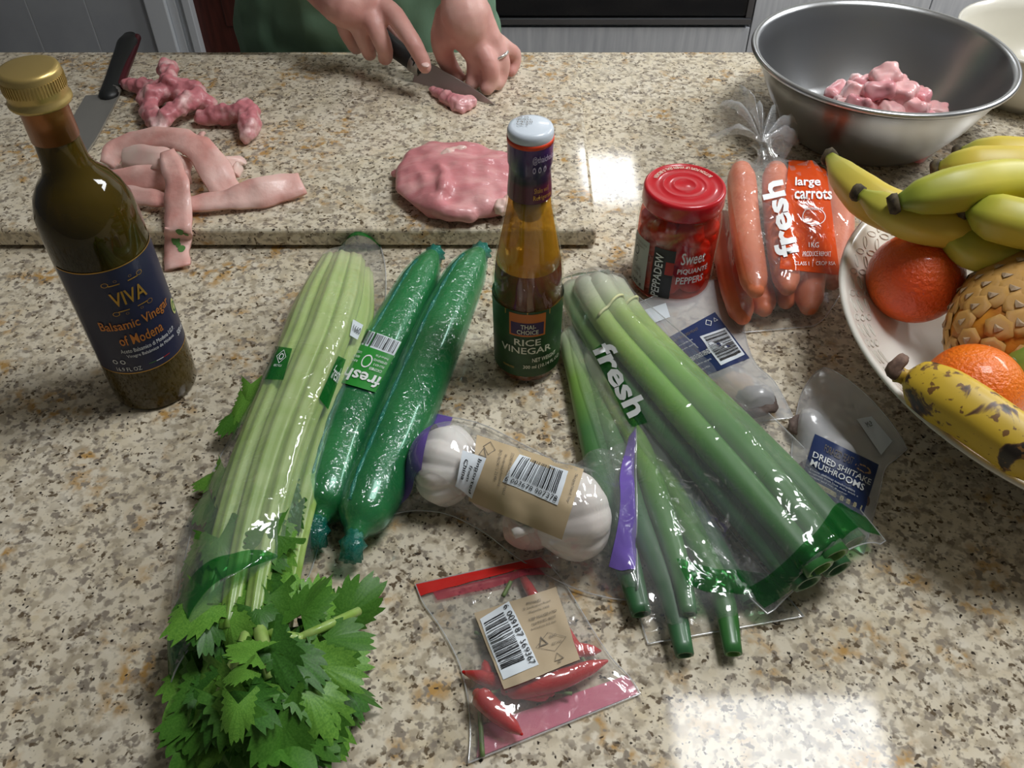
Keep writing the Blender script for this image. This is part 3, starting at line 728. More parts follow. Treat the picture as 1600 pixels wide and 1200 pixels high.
for (x0, y0, z0, x1, y1, z1, r) in ((385, 990, .05, 360, 1090, .055, .004), (405, 980, .05, 425, 1060, .06, .0045), (415, 990, .045, 470, 1000, .055, .004), (440, 1010, .05, 560, 955, .035, .003), (380, 1000, .04, 330, 1120, .04, .0035), (390, 1010, .04, 420, 1120, .05, .004)):
    P = cr(gp([(x0, y0, z0), ((x0+x1)/2, (y0+y1)/2, max(z0, z1)+.004), (x1, y1, z1)], 0), 12); V, F, A = tube(P, [r]*12, 10); mk('leaf_stem', V, F, M_STALK, cel, attrs={'t': [.75]*len(V)})
# leaves still inside the bag
for i in range(46):
    py = rn.uniform(800, 985); px = np.interp(py, [820, 960], [385, 358])+8+rn.uniform(-52, 52)
    leaf(px, py, .038+.022*rn.random(), rn.uniform(.02, .032), 90+rn.uniform(-70, 70), rn.uniform(-.25, .1), rn.uniform(-.3, .3), rn.randrange(7))
for (px, py, z, s, hd, k) in ((385, 625, .03, .022, 120, 1), (372, 650, .025, .022, 150, 0), (392, 600, .035, .018, 100, 4), (345, 745, .02, .024, 170, 1), (352, 735, .03, .022, 120, 4), (330, 780, .02, .022, 130, 0), (462, 660, .05, .02, 80, 0), (470, 690, .04, .022, 100, 2), (470, 740, .04, .024, 70, 3), (448, 640, .058, .014, 70, 3), (520, 505, .066, .014, 60, 0), (508, 500, .066, .012, 150, 3), (445, 760, .05, .022, 90, 2), (450, 800, .045, .024, 100, 3), (425, 815, .05, .02, 120, 4), (318, 860, .02, .026, 120, 1), (310, 900, .02, .026, 100, 0)):
    leaf(px, py, z, s, hd, -.1, .1, k)
rows = [(540, 388, 588, 364), (508, 425, 602, 418), (474, 475, 602, 480), (440, 545, 592, 556), (398, 625, 562, 650), (348, 710, 530, 750), (308, 805, 505, 830), (284, 905, 482, 905), (272, 1000, 446, 955), (264, 1110, 400, 985)]
leafc = [(gp([(395, 800, .03), (370, 960, .035)], 0), .034), (gp([(340, 850, .02), (330, 1000, .02)], 0), .026), (gp([(370, 900, .02), (330, 1080, .02)], 0), .022)]
cb, V, F, sh = bag('celery_bag', 'long clear plastic sleeve around the celery, open at the leafy end', rows, CELC+leafc, wr=.0022, wscale=30, seed=2, iters=160, lift=[(83, .04), (0, .018)])
mk('printed_tip', *bag_part(V, sh, 0, 1, 0, .055), M_GBAND, cb); mk('printed_hem', *bag_part(V, sh, .02, .98, .9, 1, curve=lambda a: -.6*a), M_GBANDT, cb)
bt_ = bvh(V, F)
label_on(ray_map([(418, 539), (457, 545), (443, 594), (386, 591)], bt_), cb, [('ring', .3, .3, .14, .16, .25, M_FTXT, 3), ('ring', .72, .3, .17, .22, .12, M_FTXT, 4), ('ring', .72, .3, .08, .1, .3, M_FTXT), ('t', 'PP', .24, .5, .36, .58, M_FTXT), ('t', 'RECYCLE', .6, .56, .85, .62, M_FTXT)], M_GBAND, 10, 10, 'printed_panel')
label_on(ray_map([(551, 499), (567, 508), (558, 531), (546, 524)], bt_), cb, [('t', '1660', .1, .3, .9, .7, M_BTXT)], M_WST2, 6, 6, 'price_sticker')
label_on(ray_map([(528, 556), (540, 562), (512, 640), (498, 622)], bt_), cb, [('t', 'fresh', .1, .2, .9, .5, M_FTXT)], M_GBAND, 6, 10, 'printed_side')
# ---------------------------------------------------------------- cucumbers
M_CUC = mat('cucumber_skin', srgb(30, 104, 44), .32, var=srgb(50, 122, 54), vscale=22, stretch=(1, 1, 1), coat=.5, bump=.25, bscale=90, ramp=[(0, srgb(46, 128, 60)), (.25, srgb(38, 118, 50)), (.75, srgb(28, 98, 40)), (1, srgb(40, 110, 42))])
M_CFILM = film('teal_shrink_film', (.80, .99, .93), .05, (.1, .6, .5), .12, .07, .8, 130)
M_CTEAL = film('teal_crinkle_film', (.3, .85, .75), .05, (.1, .7, .6), .15, .12, .9, 200, srgb(20, 128, 112), .55)
def cucumber(label, pts, rad, name='cucumber'):
    P = cr(pts, 40); t = thing(name, label, 'cucumber', (P[20][0], P[20][1], 0), 'shrink-wrapped cucumbers')
    R = [rad*np.interp(q, [0, .04, .14, .35, .6, .82, .93, .98, 1], [.36, .56, .8, .97, 1.02, .95, .8, .55, .36]) for q in np.linspace(0, 1, 40)]
    for i in range(40): P[i][2] = max(P[i][2], R[i]+.001)
    V, F, A = tube(P, R, 28, lambda a, t: 1+.018*math.cos(10*a), roundcap=3); mk('skin', V, F, M_CUC, t, attrs=A)
    V2, F2, A2 = tube(P, [r+.0013 for r in R], 36, lambda a, t: 1+.012*noise.noise(Vector((math.cos(a)*3, math.sin(a)*3, t*30))), roundcap=3); f = mk('shrink_film', V2, F2, M_CFILM, t)
    for e, s in ((0, -1), (-1, 1)):
        d = Vector(P[0]-P[3]).normalized() if e == 0 else Vector(P[-1]-P[-4]).normalized(); b = Vector(P[e])
        Q = [b+d*(.002+.004*k)+Vector((0, 0, -.003*k*k*.25)) for k in range(5)]; RR = [R[e]*.9, R[e]*.75, rad*.42, rad*.3, rad*.34]
        v, ff, a = tube(Q, RR, 24, lambda a, t: 1+.22*t*math.cos(8*a+5*t)); mk('film_knot', v, ff, M_CTEAL, t)
    # crinkled weld seam along the upper flank
    ci = 0
    sm = []
    for i in range(3, 37):
        tt, s = frame_at(P, i); sm.append(Vector(P[i])+s*(-R[i]*.42)*-1+Vector((0, 0, R[i]*.93)))
    v, ff, a = tube(sm, [.0016+.0006*math.sin(i*2.1) for i in range(len(sm))], 6, flat=.5); mk('film_seam', v, ff, M_CTEAL, t)
    return t, V2, F2, (P, R)
C1, V, F, c1c = cucumber('left shrink-wrapped cucumber with the green barcode sticker', gp([(674, 402), (644, 462), (595, 560), (544, 672), (513, 765), (500, 806)], .022), .0222)
M_CLAB = mat('green_fresh_sticker', srgb(40, 142, 50), .4)
label_on(ray_map([(585, 614), (527, 597), (571, 514), (627, 535)], bvh(V, F)), C1, [('r', 0.02, .72, .98, .99, M_WST2), ('bar', .08, .745, .92, .97, M_BTXT, True), ('t', 'fresh', .02, .06, .92, .28, M_FTXT, .02), ('ring', .55, .47, .12, .12, .2, M_FTXT), ('t', 'CUCUMBER', .1, .34, .42, .39, M_FTXT), ('t', 'PLU 4593', .1, .43, .36, .47, M_FTXT), ('t', 'KEEP REFRIGERATED', .08, .51, .42, .55, M_FTXT), ('t', 'Product of SA', .1, .59, .42, .63, M_FTXT), ('t', 'RINSE', .75, .4, .93, .44, M_FTXT), ('t', 'BEFORE', .75, .48, .93, .52, M_FTXT), ('t', 'USE', .75, .56, .86, .6, M_FTXT)], M_CLAB, 16, 14, 'sticker', .0012)
C2, V, F, c2c = cucumber('right shrink-wrapped cucumber, plain, lying against the garlic bag', gp([(746, 398), (718, 450), (678, 540), (629, 660), (584, 765), (558, 828)], .024), .0232)
# ---------------------------------------------------------------- spring onions
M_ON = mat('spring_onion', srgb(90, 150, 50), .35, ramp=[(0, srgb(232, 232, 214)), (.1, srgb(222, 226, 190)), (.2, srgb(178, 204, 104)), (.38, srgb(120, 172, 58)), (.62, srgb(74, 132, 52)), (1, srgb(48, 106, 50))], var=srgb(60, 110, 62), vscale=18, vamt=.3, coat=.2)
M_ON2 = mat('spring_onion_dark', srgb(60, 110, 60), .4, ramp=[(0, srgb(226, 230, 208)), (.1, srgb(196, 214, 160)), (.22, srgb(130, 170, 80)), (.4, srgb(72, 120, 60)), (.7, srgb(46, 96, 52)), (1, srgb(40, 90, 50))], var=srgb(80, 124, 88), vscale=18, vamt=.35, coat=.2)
def onion(px, z, r, m, label, hollow=True, dims=30, te=.8):
    pts = [at(q[0], q[1], z if len(q) < 3 else q[2]) for q in px]; P = cr([tuple(p) for p in pts], dims)
    R = [r*np.interp(q, [0, .03, .08, .2, .6, 1], [.75, 1.12, 1.05, .85, .95, te]) for q in np.linspace(0, 1, dims)]
    t = thing('spring_onion', label, 'spring onion', (P[dims//2][0], P[dims//2][1], 0), 'spring onions in the clear bags')
    V, F, A = tube(P, R, 14, lambda a, t: 1-.2*t*math.cos(2*a), caps=False)
    n = 14; N = len(P); V = list(V); At = A['t']
    F.append(tuple(range(n-1, -1, -1)))
    for q, (k, f) in enumerate(((1, .72), (4, .6))):
        for j in range(n): V.append(Vector(P[N-k])+(V[(N-k)*n+j]-Vector(P[N-k]))*f); At.append(.45)
    b = (N-1)*n; c = N*n
    for j in range(n): F.append((b+j, b+(j+1) % n, c+(j+1) % n, c+j)); F.append((c+j, c+(j+1) % n, c+n+(j+1) % n, c+n+j))
    F.append(tuple(c+n+j for j in range(n)))
    mk('stalk', V, F, m, t, attrs={'t': At})
    # short trimmed roots
    rr = MB(); d = (Vector(P[0])-Vector(P[2])).normalized(); g = random.Random(int(px[0][0]*7+px[0][1]))
    for k in range(9):
        o = Vector((g.uniform(-1, 1), g.uniform(-1, 1), g.uniform(-1, 1)))*r*.5; v, f, a = tube([Vector(P[0])+o, Vector(P[0])+o*1.2+d*.004], [.0006, .0002], 5); rr.add(v, f)
    rr.build('roots', M_BEIGE, t); return (P, R)
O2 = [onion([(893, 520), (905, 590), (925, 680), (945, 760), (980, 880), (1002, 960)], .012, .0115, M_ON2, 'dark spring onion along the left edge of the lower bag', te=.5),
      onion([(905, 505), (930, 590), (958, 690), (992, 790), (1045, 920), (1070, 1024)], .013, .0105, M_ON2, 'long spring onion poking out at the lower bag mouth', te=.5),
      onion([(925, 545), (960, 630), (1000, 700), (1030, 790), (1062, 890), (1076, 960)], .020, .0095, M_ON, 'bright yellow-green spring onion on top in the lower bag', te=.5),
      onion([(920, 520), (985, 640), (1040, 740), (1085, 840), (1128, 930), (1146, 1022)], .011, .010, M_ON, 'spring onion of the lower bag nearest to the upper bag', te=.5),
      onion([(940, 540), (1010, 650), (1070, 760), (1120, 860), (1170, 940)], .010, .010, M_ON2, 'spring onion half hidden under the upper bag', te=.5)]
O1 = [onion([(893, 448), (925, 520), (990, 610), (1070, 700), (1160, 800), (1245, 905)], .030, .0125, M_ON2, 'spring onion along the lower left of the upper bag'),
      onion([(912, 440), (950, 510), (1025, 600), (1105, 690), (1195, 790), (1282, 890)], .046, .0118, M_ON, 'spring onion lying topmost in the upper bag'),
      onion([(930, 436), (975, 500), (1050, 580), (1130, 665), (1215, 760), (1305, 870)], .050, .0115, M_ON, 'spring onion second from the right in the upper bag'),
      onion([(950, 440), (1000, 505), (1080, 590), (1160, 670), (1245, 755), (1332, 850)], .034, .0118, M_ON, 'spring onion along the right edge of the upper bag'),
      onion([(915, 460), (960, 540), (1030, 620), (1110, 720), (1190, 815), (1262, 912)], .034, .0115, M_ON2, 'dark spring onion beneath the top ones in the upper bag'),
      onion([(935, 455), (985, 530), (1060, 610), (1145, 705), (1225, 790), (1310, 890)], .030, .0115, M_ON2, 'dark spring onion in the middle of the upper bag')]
M_BANDR = mat('rubber_band', srgb(214, 216, 160), .5)
hf1 = height_field(O1)
eb = []
for i in range(17):
    s = i/16; p = at(932+(998-932)*s, 527-(527-478)*s, .03); z = float(hf1(np.array([p.x]), np.array([p.y]))[0]); eb.append((p.x, p.y, max(z, .012)+.0015))
V, F, A = tube(cr(eb, 30), [.0013]*30, 8); tag(mk('rubber_band', V, F, M_BANDR), 'thin pale elastic band round the spring onion stems', 'band')
rows = [(880, 488, 940, 500), (884, 540, 975, 560), (900, 620, 1030, 650), (930, 720, 1085, 740), (958, 820, 1140, 830), (985, 920, 1205, 905), (1012, 1008, 1255, 965)]
sb2, V, F, sh = bag('spring_onion_bag', 'lower clear bag of spring onions, its mouth flat on the worktop', rows, O2, wr=.002, wscale=40, seed=5)
mk('printed_band', *bag_part(V, sh, .3, .97, .82, .9, curve=lambda a: .3*math.sin(3*a)), M_GBANDT, sb2)
rows = [(868, 440, 950, 424), (868, 475, 990, 460), (886, 545, 1055, 515), (938, 640, 1135, 588), (1010, 740, 1220, 668), (1098, 850, 1300, 750), (1165, 930, 1358, 818), (1198, 962, 1382, 848)]
V, F, sh = drape(rows, O1+O2, wr=.0022, wscale=36, seed=8, lift=[(83, .04)], edge=.014, zrow=.012)
c = np.array(V).mean(0); sb1 = thing('spring_onion_bag', 'upper clear bag of spring onions lying across the other, printed fresh', 'bag', (c[0], c[1], 0), None)
mk('film', V, F, M_FILM, sb1); rim(V, sh, sb1, M_EDGE)
mk('printed_tip', *bag_part(V, sh, .02, .98, 0, .06), M_GBAND, sb1)
mk('printed_band', *bag_part(V, sh, .01, .99, .85, .965, curve=lambda a: .35*math.sin(6*a)), M_GBANDT, sb1)
bt_ = bvh(V, F)
mk('printed_stripe', *(lambda g: ([ray_map([(944, 535), (1012, 660), (986, 668), (926, 548)], bt_)(a, b, .0004) for a, b in g[0]], g[1]))(grid2(0, 0, 1, 1, 16, 5)), M_GBANDT, sb1)
label_on(ray_map([(957, 532), (1016, 640), (984, 655), (925, 545)], bt_), sb1, [('t', 'fresh', 0, 0, 1, 1, M_FTXT, .03)], None)
# ---------------------------------------------------------------- garlic
M_GAR = mat('garlic_skin', srgb(240, 238, 232), .45, var=srgb(226, 216, 208), vscale=24, sss=.05)
M_GARP = mat('garlic_skin_pink', srgb(224, 200, 190), .45, var=srgb(212, 178, 170), vscale=30, sss=.15)
def garlic(px, py, r, z, ax, tilt, m, label):
    c = at(px, py, z); t = thing('garlic_bulb', label, 'garlic', (c.x, c.y, 0), 'garlic bulbs in the clear bag')
    V = []; F = []; nu = 81; nv = 24
    R = Matrix.Rotation(ax, 3, 'Z') @ Matrix.Rotation(tilt, 3, 'Y')
    for i in range(nv+1):
        th = math.pi*i/nv; zz = math.cos(th)
        rr = math.sin(th)**.9*(1 if zz < 0 else 1-.22*zz); zz = zz*.82 if zz < .75 else .82*zz+.35*(zz-.75)
        for j in range(nu):
            ph = 2*math.pi*j/nu; k = .95+.11*abs(math.cos(4.5*ph))**.7*math.sin(th)**.6-.03+.008*math.cos(27*ph); V.append(c+R @ Vector((r*rr*k*math.cos(ph), r*rr*k*math.sin(ph), r*zz)))
    for i in range(nv):
        for j in range(nu): q = (j+1) % nu; F.append((i*nu+j, (i+1)*nu+j, (i+1)*nu+q, i*nu+q))
    mk('bulb', V, F, m, t)
    v, f, a = tube([c+R @ Vector((0, 0, r*.85)), c+R @ Vector((0, 0, r*1.1)), c+R @ Vector((r*.05, 0, r*1.32))], [r*.2, r*.13, r*.11], 12); mk('neck', v, f, m, t)
    v, f = lathe([(0, -r*.84), (r*.2, -r*.84), (r*.22, -r*.78), (0, -r*.78)], 16); mk('root_plate', [c+R @ q for q in v], f, M_BEIGE, t)
    return ([tuple(c)], r*1.02)
G = [garlic(701, 728, .031, .03, math.radians(-20), 1.4, M_GAR, 'white garlic bulb at the left end of the bag'),
     garlic(890, 805, .034, .033, math.radians(205), 1.45, M_GAR, 'white garlic bulb at the right end of the bag'),
     garlic(775, 748, .026, .026, -.4, 1.5, M_GARP, 'garlic bulb under the beige label, next to the left one'),
     garlic(838, 808, .027, .026, 2.2, 1.2, M_GARP, 'pinkish garlic bulb under the beige label, next to the right one')]
rows = [(610, 808, 672, 648), (650, 802, 702, 655), (700, 808, 755, 668), (755, 835, 820, 700), (815, 880, 880, 728), (890, 920, 940, 728), (950, 938, 980, 712), (992, 942, 988, 700)]
gbag, V, F, sh = bag('garlic_bag', 'clear garlic bag with purple sealed ends and a beige label', rows, G+O2, follow=-1, wr=.0018, wscale=38, seed=4, nu=60, nv=90, edge=.003)
M_PURP = film('purple_printed_film', (.6, .5, .8), .0, (.5, .4, .7), .15, .07, .4, 40, srgb(112, 90, 170), .93)
mk('purple_seal', *bag_part(V, sh, .03, 1, .012, .17, curve=lambda a: .1-.15*a), M_PURP, gbag); mk('purple_seal', *bag_part(V, sh, .09, 1, .84, .985, curve=lambda a: .10*math.sin(7*a)), M_PURP, gbag)
bt_ = bvh(V, F)
lb = label_on(ray_map([(745, 680), (912, 734), (878, 843), (732, 782)], bt_), gbag, [('ring', .13, .14, .06, .1, .12, M_GTXT, 4), ('ring', .08, .24, .045, .09, .25, M_GTXT, 3)], M_BEIGE, 22, 16)
for k, (s, a0, b0, b1) in enumerate((('STORE IN A COOL, DRY PLACE', .33, .1, .72), ('Woodmead, Johannesburg', .27, .15, .62), ('PO BOX 1, 2148', .22, .12, .55), ('Supplied by', .935, .1, .5))):
    f0 = ray_map([(745, 680), (912, 734), (878, 843), (732, 782)], bt_)
    label_on((lambda m, a0, b0, b1: (lambda a, b, off: m(a0+.03*(1-b), b0+(b1-b0)*a, off)))(f0, a0, b0, b1), lb, [('t', s, 0, 0, 1, 1, M_GTXT)], off=.0004)
label_on(ray_map([(811, 711), (888, 738), (872, 790), (786, 753)], bt_), lb, [('bar', .08, .06, .94, .72, M_BTXT, True), ('t', '6 003678 907378', .02, .78, .97, .93, M_BTXT)], M_WST2, 12, 8, 'barcode_panel', .0009)
stk = label_on(ray_map([(722, 704), (760, 717), (738, 778), (712, 758)], bt_), gbag, [], M_WST2, 8, 8, 'white_sticker', .0011)
f0 = ray_map([(722, 704), (760, 717), (738, 778), (712, 758)], bt_)
label_on(lambda a, b, off: f0(1-b, a, off), stk, [('t', 'Imported', .08, .12, .9, .34, M_BTXT, .01), ('t', 'from', .3, .42, .7, .58, M_BTXT, .01), ('t', 'China', .2, .68, .75, .86, M_BTXT, .02)], off=.0013)
# ---------------------------------------------------------------- chillies
M_CHI = mat('red_chilli', srgb(206, 24, 22), .22, var=srgb(180, 12, 18), vscale=40, coat=.6); M_CST = mat('chilli_stem', srgb(110, 130, 80), .5)
def chilli(px, r, label, z=None, stem=True, flip=False):
    P = cr(gp([(q[0], q[1], q[2] if len(q) > 2 else (z or r)) for q in px], 0), 20)
    R = [r*np.interp(q, [0, .04, .15, .55, .85, 1], [.5, .85, 1, .92, .6, .15]) for q in np.linspace(0, 1, 20)]
    t = thing('red_chilli', label, 'chilli', (P[10][0], P[10][1], 0), 'small red chillies in the clear bag')
    V, F, A = tube(P, R, 14, roundcap=2); mk('pod', V, F, M_CHI, t)
    if stem:
        d = Vector(P[0]-P[3]).normalized(); b = Vector(P[0]); v, f, a = tube([b-d*.001, b+d*.004, b+d*.009, b+d*.014], [r*.6, .0013, .0011, .0013], 8); mk('stem', v, f, M_CST, t)
    return (P, R)
CH = [chilli([(746, 1084, .012), (775, 1112, .013), (815, 1147, .009)], .0072, 'bright red chilli lying over the pink seal', stem=False),
      chilli([(860, 1080, .008), (800, 1072, .008), (724, 1050, .007)], .0075, 'long red chilli with its tip at the left bag edge'),
      chilli([(790, 1078, .012), (870, 1062, .014), (948, 1033, .009)], .0078, 'long red chilli just above the pink seal, tip at the right'),
      chilli([(905, 1022, .009), (890, 1000, .010), (872, 960, .008)], .0052, 'thin red chilli beside the right edge of the label'),
      chilli([(880, 1028, .008), (905, 1017, .009), (938, 1017, .007)], .0058, 'short red chilli pointing right below the label'),
      chilli([(764, 1062, .006), (757, 1032, .007)], .0045, 'small red chilli tip sticking up below the barcode', stem=False),
      chilli([(770, 1000, .006), (800, 1010, .007), (850, 1000, .006)], .006, 'red chilli hidden under the beige label'),
      chilli([(838, 940, .006), (826, 918, .006), (812, 893, .005)], .0042, 'red chilli near the red seal above the label', stem=False)]
V, F, A = tube(cr(gp([(750, 1100, .006), (751, 1130, .006), (754, 1182, .004)], 0), 12), [.0016]*12, 8); tag(mk('chilli_stalk', V, F, M_CST), 'loose green chilli stalk at the left bag corner', 'stalk')
V, F, A = tube(cr(gp([(806, 892, .005), (795, 915, .006), (786, 932, .005)], 0), 12), [.0016]*12, 8); tag(mk('chilli_stalk', V, F, M_CST), 'loose green chilli stalk above the beige label', 'stalk')
rows = [(649, 915, 845, 872), (662, 945, 872, 900), (690, 985, 895, 935), (718, 1040, 925, 985), (732, 1100, 955, 1030), (735, 1150, 985, 1062), (732, 1194, 1000, 1086)]
cbag, V, F, sh = bag('chilli_bag', 'small clear bag of red chillies with a red and a pink seal', rows, CH, wr=.0016, wscale=45, seed=6, margin=.0012)
M_REDS = film('red_printed_film', (.9, .3, .3), 0, (.8, .1, .1), .15, .07, .4, 40, srgb(214, 44, 40), .9); M_PINK = film('pink_printed_film', (.9, .5, .6), 0, (.8, .3, .4), .15, .08, .5, 50, srgb(230, 136, 158), .92)
M_REDT = film('pink_tinted_film', (.95, .6, .65), 0, (.8, .3, .4), .15, .07, .5, 50, srgb(196, 70, 92), .45)
mk('red_seal', *bag_part(V, sh, 0, 1, 0, .11, curve=lambda a: -.45*math.sin(math.pi*a)*.5), M_REDS, cbag); mk('tinted_fold', *bag_part(V, sh, .1, .9, .1, .17), M_REDT, cbag)
_p = bag_part(V, sh, .045, .995, .80, .985); mk('pink_seal', [(q[0], q[1], .0012) for q in _p[0]], _p[1], M_PINK, cbag)
bt_ = bvh(V, F)
M_BEI2 = mat('beige_chilli_label', srgb(186, 168, 140), .5)
lb = label_on(ray_map([(741, 959), (868, 918), (906, 1032), (788, 1078)], bt_), cbag, [('t', 'PREPARED', .62, .08, .78, .115, M_GTXT), ('t', '52 Sardington Road', .55, .14, .88, .17, M_GTXT), ('t', 'Wadeville, 1428', .6, .2, .85, .23, M_GTXT), ('t', 'KEEP REFRIGERATED', .58, .29, .92, .325, M_GTXT), ('t', 'CERTIFIED BEST', .58, .36, .9, .39, M_GTXT), ('t', 'Best before 0-5 days', .56, .42, .88, .45, M_GTXT),
    ('ring', .74, .66, .2, .13, .04, M_GTXT, 4), ('ring', .64, .63, .07, .08, .35, M_GTXT, 3), ('t', 'BAG', .74, .58, .83, .61, M_GTXT), ('t', 'RECYCLE', .74, .68, .87, .71, M_GTXT), ('ring', .76, .88, .075, .07, .2, M_GTXT, 3), ('t', 'PP', .73, .93, .78, .97, M_GTXT)], M_BEI2, 16, 14, 'label', .0008)
lw = label_on(ray_map([(750, 969), (796, 941), (842, 1041), (787, 1064)], bt_), lb, [('bar', .06, .1, .72, .88, M_BTXT, False)], M_WST2, 8, 12, 'barcode_panel', .0012)
f1 = ray_map([(750, 969), (796, 941), (842, 1041), (787, 1064)], bt_)
label_on(lambda a, b, off: f1(.78+.17*(1-b), a, off), lw, [('t', '6 009187 569367', .03, 0, .97, 1, M_BTXT)], off=.0012)
# ---------------------------------------------------------------- dried mushroom pouches
M_MUSH = mat('dried_mushroom', srgb(120, 104, 96), .7, var=srgb(84, 70, 66), vscale=60, bump=.6, bscale=150); M_MUSHT = mat('dried_mushroom_tan', srgb(196, 160, 112), .7, var=srgb(168, 128, 84), vscale=50, bump=.6, bscale=150)
M_NAV2 = mat('navy_pouch_label', srgb(36, 54, 98), .45)
def mushroom(px, py, r, z, m, label, seed):
    c = at(px, py, z); t = thing('dried_mushroom', label, 'mushroom', (c.x, c.y, 0), 'dried mushrooms in the pouches')
    v, f = blob([sphere(c, (r, r*.85, r*.38), 24, 14)], r*.09, r*.16, 90, seed=seed); mk('mushroom_cap', v, f, m, t)
    v, f, a = tube([c+Vector((0, 0, -r*.1)), c+Vector((r*.3, -r*.1, -r*.3))], [r*.28, r*.2], 10); mk('stem', v, f, M_MUSHT, t); return ([tuple(c)], r*.75)
MU1 = [mushroom(1142, 604, .022, .010, M_MUSHT, 'tan dried mushroom in the pouch beside the onions', 1), mushroom(1182, 628, .019, .014, M_MUSH, 'dark dried mushroom at the pouch corner', 2), mushroom(1120, 570, .02, .009, M_MUSH, 'dried mushroom under the blue barcode label', 3)]
rows = [(968, 492, 1140, 440), (990, 520, 1158, 480), (1010, 548, 1165, 530), (1040, 580, 1180, 570), (1080, 620, 1210, 600), (1140, 665, 1240, 655)]
mp1, V, F, sh = bag('mushroom_pouch', 'frosted pouch with a blue barcode label lying behind the spring onions', rows, MU1, film_m=M_FROST, wr=.0006, wscale=30, margin=.003, iters=400, seed=9, cat='pouch', lift=[(0, .012)])
bt_ = bvh(V, F)
q = [(1033, 534), (1117, 488), (1171, 560), (1096, 590)]
label_on(ray_map(q, bt_), mp1, [('t', 'THE FORAGED FEAST', .1, .1, .6, .15, M_GTXT), ('t', 'Store in a cool dry place', .06, .24, .4, .28, M_FTXT), ('t', 'Reseal after opening', .06, .34, .38, .38, M_FTXT), ('t', 'REFRIGERATE ONCE OPENED', .03, .55, .5, .64, M_FTXT, .015), ('t', 'Best before: see pack', .05, .72, .42, .77, M_FTXT), ('t', 'Product of RSA', .05, .84, .3, .88, M_FTXT), ('ring', .8, .12, .06, .07, .2, M_FTXT, 4), ('ring', .92, .13, .04, .05, .3, M_FTXT, 3)], M_NAV2, 14, 12)
label_on(ray_map([(1093, 527), (1133, 513), (1163, 555), (1127, 572)], bt_), mp1, [('bar', .08, .08, .92, .92, M_BTXT, False)], M_WST2, 8, 8, 'barcode_panel', .0009)
label_on(ray_map([(989, 491), (1040, 474), (1047, 496), (1008, 511)], bt_), mp1, [], M_WST2, 6, 6, 'white_sticker', .0009)
MU2 = [mushroom(1262, 668, .017, .010, M_MUSH, 'dried mushroom at the left of the shiitake pouch', 4), mushroom(1305, 720, .02, .012, M_MUSH, 'dried mushroom under the shiitake label', 5), mushroom(1318, 772, .018, .010, M_MUSH, 'dried mushroom at the bottom of the shiitake pouch', 6), mushroom(1282, 740, .018, .010, M_MUSH, 'dried mushroom left under the shiitake label', 7)]
rows = [(1286, 576, 1416, 704), (1268, 590, 1400, 718), (1250, 622, 1382, 735), (1240, 672, 1374, 768), (1234, 730, 1362, 815), (1228, 790, 1348, 868)]
mp2, V, F, sh = bag('mushroom_pouch', 'frosted pouch of dried shiitake mushrooms with a navy label', rows, MU2, film_m=M_FROST, wr=.0005, wscale=30, margin=.004, iters=500, seed=10, cat='pouch', lift=[(0, .014)])
bt_ = bvh(V, F)
M_CRMB = mat('cream_banner', srgb(196, 190, 150), .5)
lb = label_on(ray_map([(1274, 679), (1372, 727), (1346, 806), (1252, 756)], bt_), mp2, [('t', 'FORAGED FEAST', .2, .1, .62, .25, M_GTXT), ('t', 'DRIED SHIITAKE', .07, .33, .95, .44, M_FTXT, .01), ('t', 'MUSHROOMS', .07, .47, .88, .58, M_FTXT, .01), ('t', 'These delicious mushrooms', .08, .63, .78, .67, M_FTXT), ('t', 'originate from East Asia with a', .08, .69, .84, .73, M_FTXT), ('t', 'unique and rich flavour', .08, .75, .7, .79, M_FTXT), ('r', .12, .83, .95, .92, M_CRMB), ('t', 'SOUPS, SALADS', .2, .855, .85, .9, M_GTXT)], M_NAV2, 20, 16, off=.001)
V2, F2 = ring2(.8, .2, .13, .07, .35, 20); f2 = ray_map([(1274, 679), (1372, 727), (1346, 806), (1252, 756)], bt_); mk('mushroom_print', [f2(a, b, .001) for a, b in V2], F2, M_MUSHT, lb)
label_on(ray_map([(1338, 656), (1362, 651), (1394, 690), (1376, 712)], bt_), mp2, [('t', 'MLP', .3, .15, .7, .3, M_BTXT)], M_WST2, 6, 6, 'white_sticker', .0009)
# ---------------------------------------------------------------- carrots
M_CAR = mat('carrot_skin', srgb(232, 134, 92), .45, var=srgb(216, 112, 72), vscale=24, bump=.35, bscale=70, stretch=(1, 1, 1), sss=.1)
def carrot(px, r, label):
    P = cr(gp(px, 0), 30); R = [r*np.interp(q, [0, .06, .2, .8, .95, 1], [.75, .96, 1, .92, .82, .55]) for q in np.linspace(0, 1, 30)]
    t = thing('carrot', label, 'carrot', (P[15][0], P[15][1], 0), 'large carrots in the bag')
    V, F, A = tube(P, R, 20, lambda a, t: 1+.02*noise.noise(Vector((a, t*14, r*900)))+.012*noise.noise(Vector((1, t*60, r*300))), roundcap=4); mk('root', V, F, M_CAR, t)
    b = Vector(P[0]); d = Vector(P[0]-P[2]).normalized(); v, f, a = tube([b+d*r*.6, b+d*(r*.75+.003)], [r*.22, r*.16], 10); mk('crown', v, f, M_BEIGE, t); return (P, R)
